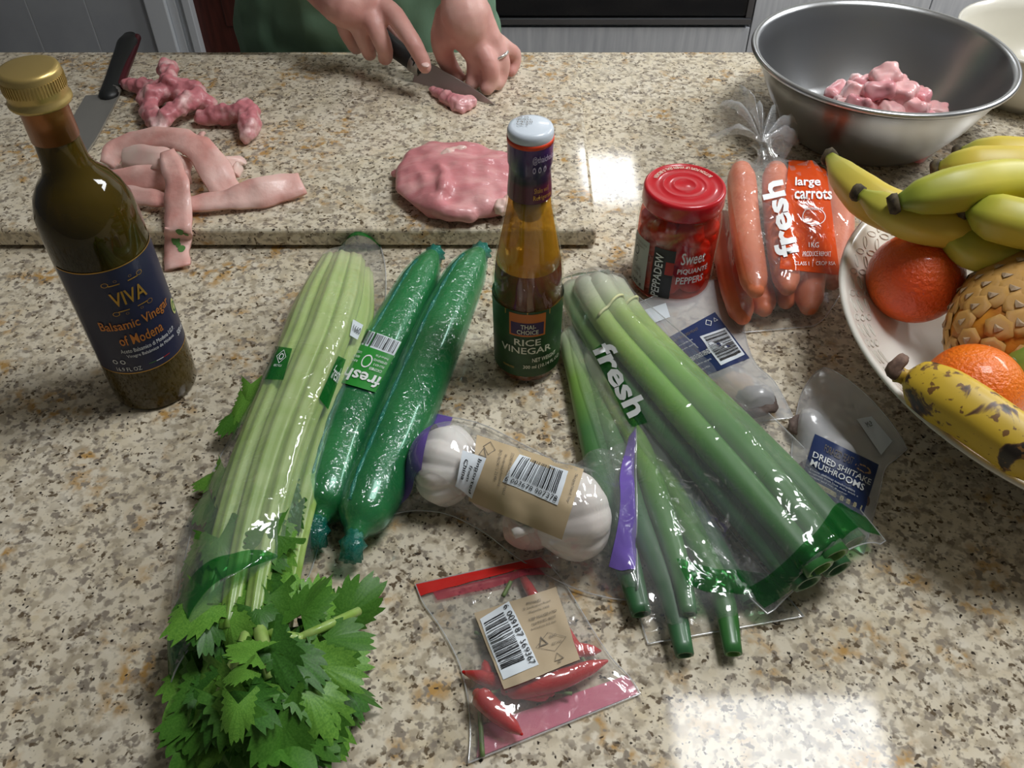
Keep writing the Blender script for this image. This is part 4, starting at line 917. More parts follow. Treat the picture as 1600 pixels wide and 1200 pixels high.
CA = [carrot([(1158, 268, .056), (1164, 350, .058), (1180, 452, .050)], .0148, 'front carrot lying on top at the left of the bag'),
      carrot([(1130, 345, .018), (1142, 420, .018), (1160, 494, .017)], .0148, 'low carrot beside the red jar lid'),
      carrot([(1212, 268, .05), (1218, 350, .052), (1230, 448, .042)], .0150, 'carrot in the middle under the white lettering'),
      carrot([(1172, 400, .018), (1182, 440, .018), (1194, 482, .017)], .0145, 'short carrot end under the front carrot'),
      carrot([(1262, 275, .04), (1264, 370, .036), (1264, 478, .02)], .0165, 'thick carrot under the orange print, tip at the bag bottom'),
      carrot([(1300, 290, .022), (1312, 350, .02), (1300, 440, .018)], .0155, 'carrot at the right edge of the bag by the fruit bowl'),
      carrot([(1232, 330, .017), (1236, 400, .017), (1228, 470, .016)], .0145, 'carrot at the bottom of the pile in the bag')]
rows = [(1188, 262, 1222, 258), (1140, 278, 1290, 266), (1120, 330, 1336, 320), (1122, 400, 1342, 380), (1132, 460, 1318, 450), (1146, 508, 1288, 498), (1160, 522, 1270, 512)]
kb, V, F, sh = bag('carrot_bag', 'clear carrot bag printed in orange, its neck twisted together', rows, CA, wr=.0022, wscale=36, seed=12, lift=[(0, .04)])
bt_ = bvh(V, F)
M_ORF = film('orange_printed_film', (.95, .55, .3), 0, (.9, .3, .1), .14, .08, .5, 50, srgb(224, 80, 24), .72)
pq = [(1232, 250), (1289, 252), (1312, 430), (1218, 420)]
mk('orange_print', *(lambda g: ([ray_map(pq, bt_)(a, b, .0005) for a, b in g[0]], g[1]))(grid2(0, 0, 1, 1, 14, 20)), M_ORF, kb)
label_on(ray_map([(1240, 274), (1298, 274), (1304, 430), (1240, 430)], bt_), kb, [('t', 'large', .02, .03, .7, .14, M_FTXT, .02), ('t', 'carrots', .0, .15, .98, .25, M_FTXT, .02), ('t', 'CRUNCHY', .25, .33, .75, .36, M_FTXT), ('ring', .5, .42, .3, .09, .06, M_FTXT), ('t', '1KG', .35, .68, .6, .73, M_FTXT), ('t', 'PRODUCE REPORT', .2, .77, .9, .82, M_FTXT), ('t', 'CLASS 1  |  CROP RSA', 0, .87, 1, .92, M_FTXT)], None, off=.0008)
label_on(ray_map([(1186, 392), (1206, 282), (1236, 300), (1220, 402)], bt_), kb, [('t', 'fresh', 0, 0, 1, 1, M_FTXT, .03)], None, off=.0008) if False else label_on(ray_map([(1212, 406), (1186, 290), (1222, 282), (1248, 398)], bt_), kb, [('t', 'fresh', 0, 0, 1, 1, M_FTXT, .03)], None, off=.0008)
# twisted neck and tail
nk = cr([tuple(at(1202, 262, .05)), tuple(at(1196, 238, .062)), tuple(at(1190, 220, .066))], 10)
v, f, a = tube(nk, [.02, .014, .0105, .0085, .0075, .007, .007, .008, .009, .011], 28, lambda a, t: 1+.2*math.cos(7*a+3*t), caps=False); mk('twisted_neck', v, f, M_FILM, kb)
M_FILMT = film('bag_tail_film', (1, 1, 1), .22, (.9, .94, .98), .1, .1, .8, 45)
def tail(pts, zoff, seed):
    V = []; F = []; n = 22; m = 16; r_ = random.Random(seed)
    A0 = at(1190, 222, .066)
    E = cr(pts, n)
    for i in range(n):
        e = Vector(E[i])
        for j in range(m):
            t = j/(m-1); p = A0.lerp(e, t); w = .013*math.sin(i*1.05+seed)*math.sin(t*2.2)+.006*noise.noise(p*70+Vector((seed, 0, 0)))*t; V.append(p+Vector((0, 0, w+.012*math.sin(t*3.1))))
    for i in range(n-1):
        for j in range(m-1): F.append((i*m+j, i*m+j+1, (i+1)*m+j+1, (i+1)*m+j))
    mk('bag_tail', V, F, M_FILMT, kb)
tail([tuple(at(*q)) for q in ((1118, 236, .03), (1108, 205, .03), (1122, 178, .05), (1136, 156, .06), (1152, 146, .075), (1170, 158, .08), (1180, 172, .075), (1188, 196, .06))], 0, 1)
tail([tuple(at(*q)) for q in ((1188, 196, .06), (1196, 182, .06), (1216, 180, .05), (1236, 196, .045), (1250, 214, .035), (1244, 230, .03), (1222, 242, .04))], 0, 2)
# ================================================================ bowls and fruit
M_SBOWL = mat('brushed_steel', srgb(190, 192, 194), .28, metal=1, bump=.05, bscale=400, stretch=(.2, .2, 6))
zr = .1; fct = 1-zr/H; SBC = Vector((.5203*fct, 1.1927*fct, 0)); SR = .178*fct
sbp = [(0, .0015), (.078, .0015), (.088, .004), (.096, .012), (.118, .045), (.134, .078), (SR-.006, zr-.006), (SR-.003, zr-.004), (SR+.001, zr-.005), (SR+.003, zr-.002), (SR+.0015, zr+.001), (SR-.003, zr+.001), (SR-.0065, zr-.004), (.1328, .078), (.1168, .045), (.0948, .0135), (.087, .006), (.077, .0032), (0, .0032)]
V, F = lathe(sbp, 96, SBC); sb = mk('steel_mixing_bowl', V, F, M_SBOWL); tag(sb, 'large brushed steel mixing bowl holding diced pork', 'bowl')
M_PORK = mat('raw_pork', srgb(222, 158, 160), .34, var=srgb(238, 200, 196), vscale=38, coat=.25, sss=.15, bump=.2, bscale=120)
M_PORKD = mat('raw_pork_deep', srgb(206, 128, 136), .34, var=srgb(230, 176, 176), vscale=40, coat=.25, sss=.15, bump=.2, bscale=120)
rn = random.Random(21)
chm = []
for i in range(5):
    g = random.Random(i+40); a = g.uniform(.011, .016); b_ = g.uniform(.009, .012); c = g.uniform(.007, .010)
    v, f = box(-a, a, -b_, b_, -c, c, .004, 3)
    v, f = blob([(v, f)], .0016, .0034, 75, 5, i)
    me = bpy.data.meshes.new('chunk'); me.from_pydata([tuple(q) for q in v], [], f); me.shade_smooth(); me.materials.append(M_PORK if i % 3 else M_PORKD); chm.append(me)
labs = ['topmost long piece on the heap', 'piece at the left of the heap']
heap = []
for L, (n, R_, z) in enumerate(((12, .066, .014), (10, .052, .029), (7, .036, .043), (3, .016, .056))):
    for i in range(n): a = 2*math.pi*i/n+L*.5; heap.append((R_*math.cos(a)*rn.uniform(.85, 1.1), R_*math.sin(a)*rn.uniform(.8, 1.05), z+rn.uniform(-.002, .003)))
heap += [(0, 0, .015), (.02, .01, .016), (-.025, -.01, .015), (.0, .02, .033), (.0, -.01, .05)]
for i, (x, y, z) in enumerate(heap):
    o = bpy.data.objects.new('pork_chunk', chm[i % 5]); COL.objects.link(o)
    o.location = SBC+Vector((x+.02, y-.002, z)); o.rotation_euler = (rn.uniform(-.35, .35), rn.uniform(-.35, .35), rn.uniform(0, 6.28)); s = rn.uniform(1.25, 1.6); o.scale = (s, s, s)
    w_ = {len(heap)-6: 'topmost pink pork chunk on the heap in the steel bowl', len(heap)-7: 'pork chunk second from the top of the heap in the steel bowl', 0: 'pork chunk at the right foot of the heap in the steel bowl', 6: 'pork chunk at the left foot of the heap in the steel bowl', 9: 'pork chunk at the front foot of the heap in the steel bowl', 3: 'pork chunk at the back foot of the heap in the steel bowl'}
    tag(o, w_.get(i, 'pink raw pork chunk in the middle of the heap in the steel bowl'), 'meat', 'diced pork in the steel bowl')
# cream bowl behind
M_CREAM = mat('cream_ceramic', srgb(214, 210, 196), .3, coat=.4)
WC = Vector((.662, 1.075, 0))
V, F = lathe([(0, .003), (.052, .003), (.055, 0), (.062, 0), (.063, .006), (.076, .016), (.09, .04), (.099, .07), (.1025, .078), (.1025, .081), (.099, .081), (.094, .068), (.084, .04), (.07, .02), (.05, .012), (0, .011)], 72, WC)
tag(mk('cream_bowl', V, F, M_CREAM), 'cream ceramic bowl half hidden behind the steel bowl', 'bowl')
# fruit bowl
zr = .085; fct = 1-zr/H; FB = Vector((.5783*fct, .6199*fct, 0)); FR = .2606*fct
fbp = [(0, .004), (.088, .004), (.09, 0), (.098, 0), (.1, .006), (.14, .022), (.18, .046), (.205, .068), (FR-.001, zr-.003), (FR+.001, zr), (FR-.002, zr+.002), (FR-.006, zr-.001), (.2, .07), (.175, .05), (.137, .028), (.1, .0135), (0, .0105)]
M_FB = mat('white_relief_ceramic', srgb(226, 222, 212), .35, coat=.3)
V, F = lathe(fbp, 96, FB); fb = mk('fruit_bowl', V, F, M_FB); tag(fb, 'wide white ceramic fruit bowl with a leafy relief inside the rim', 'bowl')
M_REL = mat('relief_line', srgb(208, 203, 193), .45)
rel = MB()
for k, (rr, zz) in enumerate(((.2085, .0785), (.2005, .0712), (.192, .064))):
    n = 84-4*k
    for i in range(n):
        a = 2*math.pi*i/n+k*.04; c = FB+Vector((rr*math.cos(a), rr*math.sin(a), zz)); tx = Vector((-math.sin(a), math.cos(a), 0)); rd = Vector((math.cos(a), math.sin(a), .92)).normalized()
        an = .6 if (i+k) % 2 else -.6; e1 = tx*math.cos(an)+rd*math.sin(an); e2 = -tx*math.sin(an)+rd*math.cos(an)
        P = [c+e1*.0062*math.cos(q)+e2*.0026*math.sin(q) for q in np.linspace(0, 2*math.pi, 11)]; v, f, a_ = tube(P, [.0006]*11, 5, caps=False); rel.add(v, f)
ro = rel.build('relief_pattern', M_REL, fb); ro['kind'] = 'stuff'
def bowl_z(p):
    r = math.hypot(p.x-FB.x, p.y-FB.y); q = sorted(fbp[10:], key=lambda t: t[0]); return float(np.interp(r, [t[0] for t in q], [t[1] for t in q]))
# oranges
M_ORG = mat('orange_peel', srgb(236, 108, 44), .34, var=srgb(226, 84, 34), vscale=16, bump=1., bscale=330, coat=.25, sss=.08); M_ORG2 = mat('orange_peel_light', srgb(240, 124, 28), .32, var=srgb(236, 104, 24), vscale=16, bump=.8, bscale=420, coat=.25, sss=.08)
def orange(px, py, z, r, m, name, label, cat, group=None):
    c = at(px, py, z); t = thing(name, label, cat, (c.x, c.y, c.z-r), group)
    V, F = sphere(c, (r, r, r*.96), 48, 30); mk('peel', V, F, m, t)
    s = Vector((.75, .35, .55) if r < .038 else (.5, .6, .62)).normalized(); 
    v, f = lathe([(0, 0), (.0028, .0002), (.0022, .0014), (0, .0018)], 10); R = Vector((0, 0, 1)).rotation_difference(s).to_matrix(); mk('stem_end', [c+s*r*.985+R @ q for q in v], f, M_CST, t)
    return c
orange(1430, 434, .080, .0395, M_ORG, 'orange', 'large deep orange fruit under the bananas', 'orange', 'oranges in the fruit bowl')
orange(1520, 612, .086, .036, M_ORG2, 'orange', 'smaller bright orange between pineapple and spotted banana', 'orange', 'oranges in the fruit bowl')
M_LIME = mat('green_apple_skin', srgb(120, 148, 60), .3, var=srgb(150, 168, 76), vscale=30, coat=.3)
orange(1632, 592, .086, .033, M_LIME, 'green_fruit', 'round green fruit at the right edge beside the small orange', 'fruit')
# pineapple
M_PIN = mat('pineapple_skin', srgb(206, 138, 42), .5, var=srgb(170, 100, 34), vscale=40, bump=.4, bscale=120)
M_EYE = mat('pineapple_eye', srgb(218, 166, 70), .42, var=srgb(178, 138, 92), vscale=70, bump=.4, bscale=200); M_SPN = mat('pineapple_bract', srgb(198, 178, 146), .6, var=srgb(132, 100, 72), vscale=160)
PC = at(1628, 490, .088); ax = Vector((.80, .58, .12)).normalized(); s1 = Vector((0, 0, 1)); s1 = (s1-ax*s1.dot(ax)).normalized(); s2 = ax.cross(s1)
PM = Matrix((ax, s1, s2)).transposed()
pr_, pl_ = .060, .088
pin = thing('pineapple', 'ripe golden pineapple lying in the fruit bowl at the right edge', 'pineapple', (PC.x, PC.y, PC.z-pr_))
V, F = sphere(PC, (pl_, pr_*.95, pr_*.95), 40, 24, PM); mk('flesh_body', V, F, M_PIN, pin)
ev = []; ef = []
n = 6
for f_, h in ((1., .02), (.9, .13), (.6, .2), (.25, .2)):
    for i in range(n): a = 2*math.pi*i/n; ev.append((f_*math.cos(a)*.95, f_*math.sin(a), h*.8))
for q in range(3):
    for i in range(n): ef.append((q*n+i, q*n+(i+1) % n, (q+1)*n+(i+1) % n, (q+1)*n+i))
ef.append(tuple(3*n+i for i in range(n)))
eme = bpy.data.meshes.new('eye'); eme.from_pydata(ev, [], ef); eme.shade_smooth(); eme.materials.append(M_EYE)
bv = [(-.5, .15, .16), (.5, .15, .16), (.3, -.25, .2), (0, -.6, .22), (-.3, -.25, .2), (0, -.05, .27)]; bf = [(0, 1, 5), (1, 2, 5), (2, 3, 5), (3, 4, 5), (4, 0, 5)]
bme = bpy.data.meshes.new('bract'); bme.from_pydata(bv, [], bf); bme.materials.append(M_SPN)
rowsn = 9
for r in range(-rowsn, rowsn+1):
    t = r/(rowsn+.6); th = math.asin(max(-1, min(1, t)))*.97; cr_ = math.cos(th); xx = math.sin(th)
    num = 14
    if cr_ < .3: continue
    for k in range(num):
        if abs(r) > 6 and k % 2: continue
        a = 2*math.pi*(k+.5*(r % 2))/num; loc = Vector((pl_*xx, pr_*.95*cr_*math.cos(a), pr_*.95*cr_*math.sin(a))); nn = Vector((loc.x/pl_**2, loc.y/pr_**2, loc.z/pr_**2)).normalized()
        z = PM @ nn; x = PM @ Vector((0, -math.sin(a), math.cos(a))); y = z.cross(x).normalized(); x = y.cross(z)
        s = .0168*(.45+.55*cr_); Mx = Matrix((x, y, z)).transposed().to_4x4(); Mx.translation = PC+PM @ loc-z*.0004
        e = bpy.data.objects.new('pineapple_eye', eme); COL.objects.link(e); e.matrix_basis = Mx @ Matrix.Diagonal((s*.96, .0128*(.6+.4*cr_), .016, 1)); adopt(e, pin)
        q = bpy.data.objects.new('bract', bme); COL.objects.link(q); q.matrix_basis = Mx @ Matrix.Diagonal((s*.6, .0075, .0175, 1)); adopt(q, pin)
# crown of leaves beyond the frame
M_PLF = mat('pineapple_leaf', srgb(92, 118, 66), .5)
for i in range(22):
    a = i*2.4; L = .05+.05*(i/22); o = .012*(1-i/22)+.004; d = (ax*(.6+.4*i/22)+(s1*math.cos(a)+s2*math.sin(a))*(1-.75*i/22)*.8).normalized(); b0 = PC+ax*pl_*.97
    P = [b0+d*L*t+ax*.03*t*t+(s1*math.cos(a)+s2*math.sin(a))*o for t in (0, .3, .6, .85, 1)]; v, f, a_ = tube(P, [.008, .008, .006, .003, .0006], 8, flat=.25, up=tuple(s1*math.cos(a)+s2*math.sin(a))); mk('crown_leaf', v, f, M_PLF, pin)
# bananas
M_BAN = mat('banana_peel', srgb(222, 196, 62), .42, ramp=[(0, srgb(126, 146, 52)), (.1, srgb(164, 170, 62)), (.28, srgb(206, 186, 76)), (.75, srgb(212, 186, 70)), (1, srgb(170, 172, 66))], var=srgb(194, 174, 74), vscale=18, vamt=.5, sss=.06)
M_BANG = mat('banana_peel_green', srgb(160, 170, 50), .42, ramp=[(0, srgb(104, 130, 48)), (.15, srgb(156, 164, 58)), (.4, srgb(196, 186, 70)), (1, srgb(186, 178, 66))], var=srgb(160, 160, 58), vscale=18, vamt=.5, sss=.06)
M_TIP = mat('banana_tip', srgb(52, 44, 34), .8, var=srgb(92, 82, 60), vscale=200)
def banana(root, pts, r, m, tip=True, bend=0):
    P = cr(gp(pts, 0), 28); R = [r*np.interp(q, [0, .05, .14, .3, .7, .88, .95, 1], [.30, .42, .72, .97, 1, .72, .42, .34]) for q in np.linspace(0, 1, 28)]
    V, F, A = tube(P, R, 20, lambda a, t: 1+.055*math.cos(5*a)); b = mk('banana', V, F, m, root, attrs=A)
    d = Vector(P[0]-P[2]).normalized(); c = Vector(P[0])
    v, f, a = tube([c-d*.001, c+d*.003, c+d*.007], [r*.42, r*.46, r*.36], 10, lambda a, t: 1+.15*math.cos(3*a+t)); mk('blossom_tip', v, f, M_TIP, b); return P
b1 = at(1480, 330, .1)
bunch = thing('banana_bunch', 'front hand of yellow-green bananas lying over the large orange', 'bananas', (b1.x, b1.y, .08))
ends = (1690, 318, .15)
banana(bunch, [(1298, 247, .112), (1328, 284, .119), (1384, 324, .118), (1475, 346, .114), (1620, 335, .13), ends], .0185, M_BAN)
banana(bunch, [(1345, 303, .140), (1385, 326, .139), (1445, 350, .134), (1540, 358, .132), (1640, 340, .14), ends], .0162, M_BAN)
banana(bunch, [(1402, 316, .156), (1450, 304, .164), (1520, 290, .169), (1580, 285, .165), (1650, 300, .155), ends], .0185, M_BANG)
banana(bunch, [(1514, 328, .152), (1560, 340, .158), (1620, 352, .158), (1680, 345, .15)], .0185, M_BANG)
banana(bunch, [(1474, 350, .125), (1505, 380, .125), (1560, 395, .125), (1640, 370, .135), ends], .0165, M_BANG)
cP = at(*ends); v, f, a = tube([cP+Vector((-.012, -.002, 0)), cP+Vector((.012, 0, .006)), cP+Vector((.03, .004, .014))], [.02, .015, .011], 12); mk('crown_stem', v, f, M_BANG, bunch)
b2 = at(1540, 260, .1); bunch2 = thing('banana_bunch', 'back hand of yellow bananas at the upper right edge', 'bananas', (b2.x, b2.y, .08))
e2 = (1720, 275, .12)
banana(bunch2, [(1468, 262, .105), (1510, 258, .115), (1570, 258, .12), (1640, 262, .12), e2], .0175, M_BAN)
banana(bunch2, [(1502, 238, .105), (1545, 240, .115), (1600, 244, .12), (1660, 254, .12), e2], .0170, M_BAN)
banana(bunch2, [(1570, 292, .115), (1600, 298, .12), (1650, 295, .12), e2], .0165, M_BANG)
# spotted banana in front
m, nt, N, L, b = nodes('spotted_banana_peel')
tc = N.new('ShaderNodeTexCoord'); mp_ = N.new('ShaderNodeMapping'); mp_.inputs['Scale'].default_value = (1, 1, 1); L.new(tc.outputs['Object'], mp_.inputs[0])
n1 = N.new('ShaderNodeTexNoise'); n1.inputs['Scale'].default_value = 38; n1.inputs['Detail'].default_value = 5; n1.inputs['Distortion'].default_value = .8; L.new(mp_.outputs[0], n1.inputs[0])
r1 = N.new('ShaderNodeValToRGB'); L.new(n1.outputs['Fac'], r1.inputs[0]); e = r1.color_ramp.elements; e[0].position = .40; e[0].color = srgb(40, 32, 24); e[1].position = .46; e[1].color = srgb(206, 172, 52); k = e.new(.43); k.color = srgb(104, 72, 42)
n2 = N.new('ShaderNodeTexNoise'); n2.inputs['Scale'].default_value = 170; L.new(mp_.outputs[0], n2.inputs[0])
r2 = N.new('ShaderNodeValToRGB'); L.new(n2.outputs['Fac'], r2.inputs[0]); e = r2.color_ramp.elements; e[0].position = .62; e[0].color = (0, 0, 0, 1); e[1].position = .66; e[1].color = (1, 1, 1, 1)
mx = N.new('ShaderNodeMix'); mx.data_type = 'RGBA'; L.new(r2.outputs[0], mx.inputs[0]); L.new(r1.outputs[0], mx.inputs[6]); mx.inputs[7].default_value = srgb(120, 84, 40); L.new(mx.outputs[2], b.inputs['Base Color']); b.inputs['Roughness'].default_value = .45
M_SPOT = m
P = cr(gp([(1424, 592, .102), (1452, 606, .108), (1500, 632, .112), (1560, 672, .112), (1620, 716, .110), (1670, 760, .11)], 0), 30)
R = [.0195*np.interp(q, [0, .06, .14, .3, .75, .92, 1], [.42, .62, .9, 1.05, 1, .6, .3]) for q in np.linspace(0, 1, 30)]
ob = thing('spotted_banana', 'single overripe banana with black patches at the bowl rim', 'banana', tuple(P[15]))
V, F, A = tube(P, R, 22, lambda a, t: 1+.035*math.cos(5*a)); mk('peel', V, F, M_SPOT, ob, attrs=A)
M_BAN2 = mat('banana_stem', srgb(188, 158, 50), .5, var=srgb(150, 116, 44), vscale=60)
v, f, a = tube(cr(gp([(1432, 596, .103), (1416, 590, .106), (1402, 584, .108)], 0), 8), [.009, .0078, .0068, .0062, .0058, .0056, .006, .0066], 14); st = mk('stem', v, f, M_BAN2, ob)
v, f, a = tube(cr(gp([(1402, 585, .108), (1396, 577, .111), (1406, 566, .116), (1414, 558, .118)], 0), 8), [.0058, .0062, .006, .0056, .0052, .005, .0046, .0036], 12, lambda a, t: 1+.15*math.cos(4*a+3*t)); mk('dry_stem_end', v, f, mat('dry_stem', srgb(140, 112, 96), .8, var=srgb(92, 70, 60), vscale=150), st)
# ================================================================ meat, knives, cook
M_RIND = mat('pork_rind', srgb(220, 158, 148), .42, var=srgb(236, 196, 186), vscale=30, coat=.12, sss=.1, bump=.3, bscale=130)
M_FAT = mat('pork_fat', srgb(232, 206, 194), .4, var=srgb(226, 178, 170), vscale=30, coat=.2, sss=.15)
M_BONE = mat('meaty_bone', srgb(198, 122, 128), .42, var=srgb(234, 200, 196), vscale=45, coat=.15, sss=.08, bump=.5, bscale=160, contrast=(.48, .7))
M_FIL = mat('pork_fillet', srgb(206, 132, 136), .38, var=srgb(228, 172, 170), vscale=26, coat=.2, sss=.1, bump=.35, bscale=110, stretch=(1, 2.2, 1), contrast=(.45, .75))
Z = BOARD
v, f = blob([chain([at(203, 131, Z+.012), at(236, 136, Z+.016), at(262, 140, Z+.02)], [.010, .009, .011]), chain([at(262, 106, Z+.028), at(268, 128, Z+.03), at(300, 140, Z+.022), at(326, 164, Z+.012)], [.0125, .010, .012, .010]),
             chain([at(232, 150, Z+.016), at(234, 172, Z+.014), at(250, 204, Z+.011)], [.012, .011, .0095]), chain([at(310, 155, Z+.018), at(276, 168, Z+.024), at(255, 192, Z+.014)], [.013, .010, .010]), chain([at(240, 150, Z+.02), at(270, 144, Z+.018), at(290, 156, Z+.016)], [.014, .009, .010])], .0022, .0042, 75, 2, 1)
tag(mk('pork_bone', v, f, M_BONE), 'larger branching raw pork bone beside the knife handle', 'meat', 'raw pork trimmings on the board')
v, f = blob([chain([at(314, 184, Z+.009), at(340, 180, Z+.013), at(376, 176, Z+.016)], [.009, .0105, .013]), chain([at(384, 172, Z+.018), at(390, 190, Z+.016), at(386, 212, Z+.009)], [.013, .012, .009])], .0022, .0042, 75, 2, 2)
tag(mk('pork_bone', v, f, M_BONE), 'smaller hooked raw pork bone right of the larger one', 'meat', 'raw pork trimmings on the board')
def strip(pts, side, width, thick, label, m=M_RIND, bend=0., n=30):
    P = [tuple(at(*q)) for q in pts]; V, F, A = ribbon(P, side, width, thick*.8, n*2, bend); V = [v+Vector((noise.noise(v*60), noise.noise(v*60+Vector((7, 0, 0))), noise.noise(v*45+Vector((0, 9, 0)))))*.0028 for v in V]; return tag(mk('rind_strip', V, F, m, attrs=A), label, 'meat', 'strips of pork rind on the board')
strip([(262, 236, Z+.040), (268, 256, Z+.036), (276, 290, Z+.028), (278, 330, Z+.012), (278, 355, Z+.006), (278, 372, .016), (277, 395, .006), (276, 418, .0045)], [(1, 0, .1)]*8, [.016, .022, .027, .028, .028, .027, .027, .026], .0045, 'rind strip with a green stamp hanging over the board edge')
M_STAMP = mat('green_stamp', srgb(92, 140, 74), .6)
for (x, y, r) in ((281, 362, .0042), (275, 376, .005), (284, 389, .0042), (291, 366, .003), (279, 383, .003)):
    c = at(x, y, .016-(y-372)*.0003+.003); 
    hit = None
    for ob_ in COL.objects:
        if ob_.name.startswith('rind_strip'):
            me = ob_.data; bb = BVHTree.FromPolygons([tuple(v_.co+ob_.location) for v_ in me.vertices], [tuple(p_.vertices) for p_ in me.polygons]); rs = ob_
    V2 = []; h0, n0, i0, d0 = bb.ray_cast(Vector((0, 0, H)), ray(x, y))
    if h0 is None: continue
    if n0.dot(Vector((0, 0, H))-h0) < 0: n0 = -n0
    ex = Vector((1, 0, 0)); ey = n0.cross(ex).normalized(); ex = ey.cross(n0)
    V2 = [h0+n0*.0006+ex*r*math.cos(q)*(.9+.1*math.sin(3*q))+ey*r*math.sin(q) for q in np.linspace(0, 2*math.pi, 13)[:-1]]
    mk('green_stamp', V2, [tuple(range(12))], M_STAMP, rs, False)
strip([(180, 296, Z+.010), (225, 308, Z+.010), (290, 318, Z+.010), (350, 312, Z+.012), (410, 300, Z+.014), (472, 286, Z+.012)], [(0, 1, .5), (0, 1, .3), (0, 1, .2), (0, 1, .5), (0, 1, .8), (0, 1, .5)], [.018, .020, .018, .022, .032, .028], .006, 'long rind strip reaching right along the board front')
strip([(166, 258, Z+.012), (182, 234, Z+.022), (215, 220, Z+.030), (262, 216, Z+.036), (305, 228, Z+.036), (330, 256, Z+.026), (356, 300, Z+.008)], [(0, 1, .9), (0, 1, .9), (0, 1, .7), (0, 1, .5), (1, .8, .3), (1, .5, .1), (1, .4, 0)], [.018, .024, .026, .026, .030, .034, .034], .005, 'broad arched rind strip on top of the pile')
strip([(182, 284, Z+.012), (215, 280, Z+.015), (255, 278, Z+.014), (300, 276, Z+.010)], [(0, .6, 1)]*4, [.026, .030, .026, .016], .008, 'thick rind piece at the left under the arch')
strip([(192, 248, Z+.024), (225, 246, Z+.030), (262, 252, Z+.028), (300, 262, Z+.016)], [(0, 1, .8)]*4, [.020, .028, .026, .014], .008, 'white fatty strip folded inside the arch', M_FAT)
strip([(318, 206, Z+.016), (308, 222, Z+.018), (296, 238, Z+.020)], [(1, 0, .4)]*3, [.006, .016, .02], .005, 'pointed rind end sticking up behind the arch')
strip([(330, 268, Z+.010), (350, 258, Z+.014), (374, 256, Z+.006), (368, 274, Z+.003)], [(0, 1, .5)]*4, [.01, .018, .016, .01], .005, 'small ragged rind scrap right of the arch', M_FAT)
strip([(172, 262, Z+.006), (195, 268, Z+.008), (212, 268, Z+.006)], [(0, 1, .5)]*3, [.012, .016, .01], .006, 'small pale scrap at the left end of the pile', M_FAT)
# fillet
c = at(722, 285, Z)
sh_ = []
def eb(px, py, z, rx, ry, rz_, rot=0.): return sphere(at(px, py, Z+z), (rx, ry, rz_), 28, 16, rotz(rot))
v, f = blob([eb(728, 285, .013, .075, .062, .0175), eb(680, 270, .012, .042, .040, .017), eb(700, 305, .011, .040, .035, .015, .3), eb(762, 300, .012, .050, .038, .0155), eb(700, 250, .014, .05, .03, .016), chain([at(652, 262, Z+.02), at(664, 285, Z+.02), at(672, 310, Z+.014)], [.008, .009, .008]), chain([at(676, 318, Z+.016), at(700, 330, Z+.014), at(735, 336, Z+.012)], [.010, .010, .008]), chain([at(690, 262, Z+.028), at(696, 290, Z+.027), at(688, 312, Z+.022)], [.006, .007, .006]), chain([at(640, 268, Z+.008), at(628, 271, Z+.007), at(617, 272, Z+.006)], [.008, .006, .0045])], .0026, .004, 34, 4, 3)
fl = mk('pork_fillet', v, f, M_FIL); vv, ff = blob([sphere(at(790, 322, Z+.016), (.014, .012, .009), 20, 12, rotz(.6))], .0018, .003, 90, 2, 4); mk('fat_patch', vv, ff, M_FAT, fl)
vv, ff = blob([chain([at(676, 250, Z+.024), at(700, 240, Z+.026), at(730, 236, Z+.025)], [.004, .006, .005])], .0018, .003, 90, 2, 4); mk('fat_patch', vv, ff, M_FAT, fl)
tag(fl, 'thick boneless pink pork fillet on the board behind the vinegar bottle', 'meat', 'raw pork on the board')
hf_ = BVHTree.FromPolygons([tuple(q) for q in v], f)
for pts in () and ([(650, 262), (672, 244), (710, 240), (745, 236), (768, 234)], [(690, 300), (696, 290), (692, 310), (698, 325)], [(775, 315), (782, 325), (792, 318)], [(664, 262), (688, 268), (694, 285), (690, 302)]):
    P = []
    for q in cr(pts, 14):
        h0, n0, i0, d0 = hf_.ray_cast(Vector((0, 0, H)), ray(q[0], q[1]))
        if h0 is not None: P.append(h0)
    if len(P) > 3:
        w = .0022 if pts[0][0] != 775 else .006
        vv, ff, aa = tube(P, [w*(.4+.6*math.sin(math.pi*i/(len(P)-1))) for i in range(len(P))], 8, flat=.5); mk('fat_seam', vv, ff, M_FAT, fl)
# slice being cut
v, f = blob([chain([at(676, 140, Z+.004), at(694, 150, Z+.006), at(715, 160, Z+.007), at(736, 160, Z+.006)], [.005, .008, .010, .008]), chain([at(700, 158, Z+.005), at(715, 168, Z+.005), at(732, 168, Z+.005)], [.006, .006, .006])], .0018, .003, 90, 2, 5)
tag(mk('pork_slice', v, f, M_PORKD), 'small raw pork piece being cut under the knife blade', 'meat', 'raw pork on the board')
# ---- knives
M_BLADE = mat('knife_steel', srgb(172, 170, 164), .36, metal=.65); M_HAND = mat('black_handle', srgb(34, 36, 36), .45); M_HRED = mat('dark_red_handle_reflection', srgb(70, 22, 30), .4)
def knife_mesh(L, w, th=.0022):
    """blade in local space: x from heel to tip, y = towards the edge, spine at y=0"""
    n = 16; V = []; F = []
    for i in range(n+1):
        x = L*i/n; e = w*(1-max(0, (i/n-.45)/.55)**2.2); s0 = .0+w*.12*max(0, (i/n-.6)/.4)**2
        if i == n: e = s0+.001
        V += [(x, s0, th/2), (x, s0+(e-s0)*.6, th*.35), (x, e, 0), (x, s0+(e-s0)*.6, -th*.35), (x, s0, -th/2)]
    for i in range(n):
        for k in range(5): F.append((i*5+k, i*5+(k+1) % 5, (i+1)*5+(k+1) % 5, (i+1)*5+k))
    F.append((4, 3, 2, 1, 0)); F.append(tuple(n*5+k for k in range(5))); return V, F
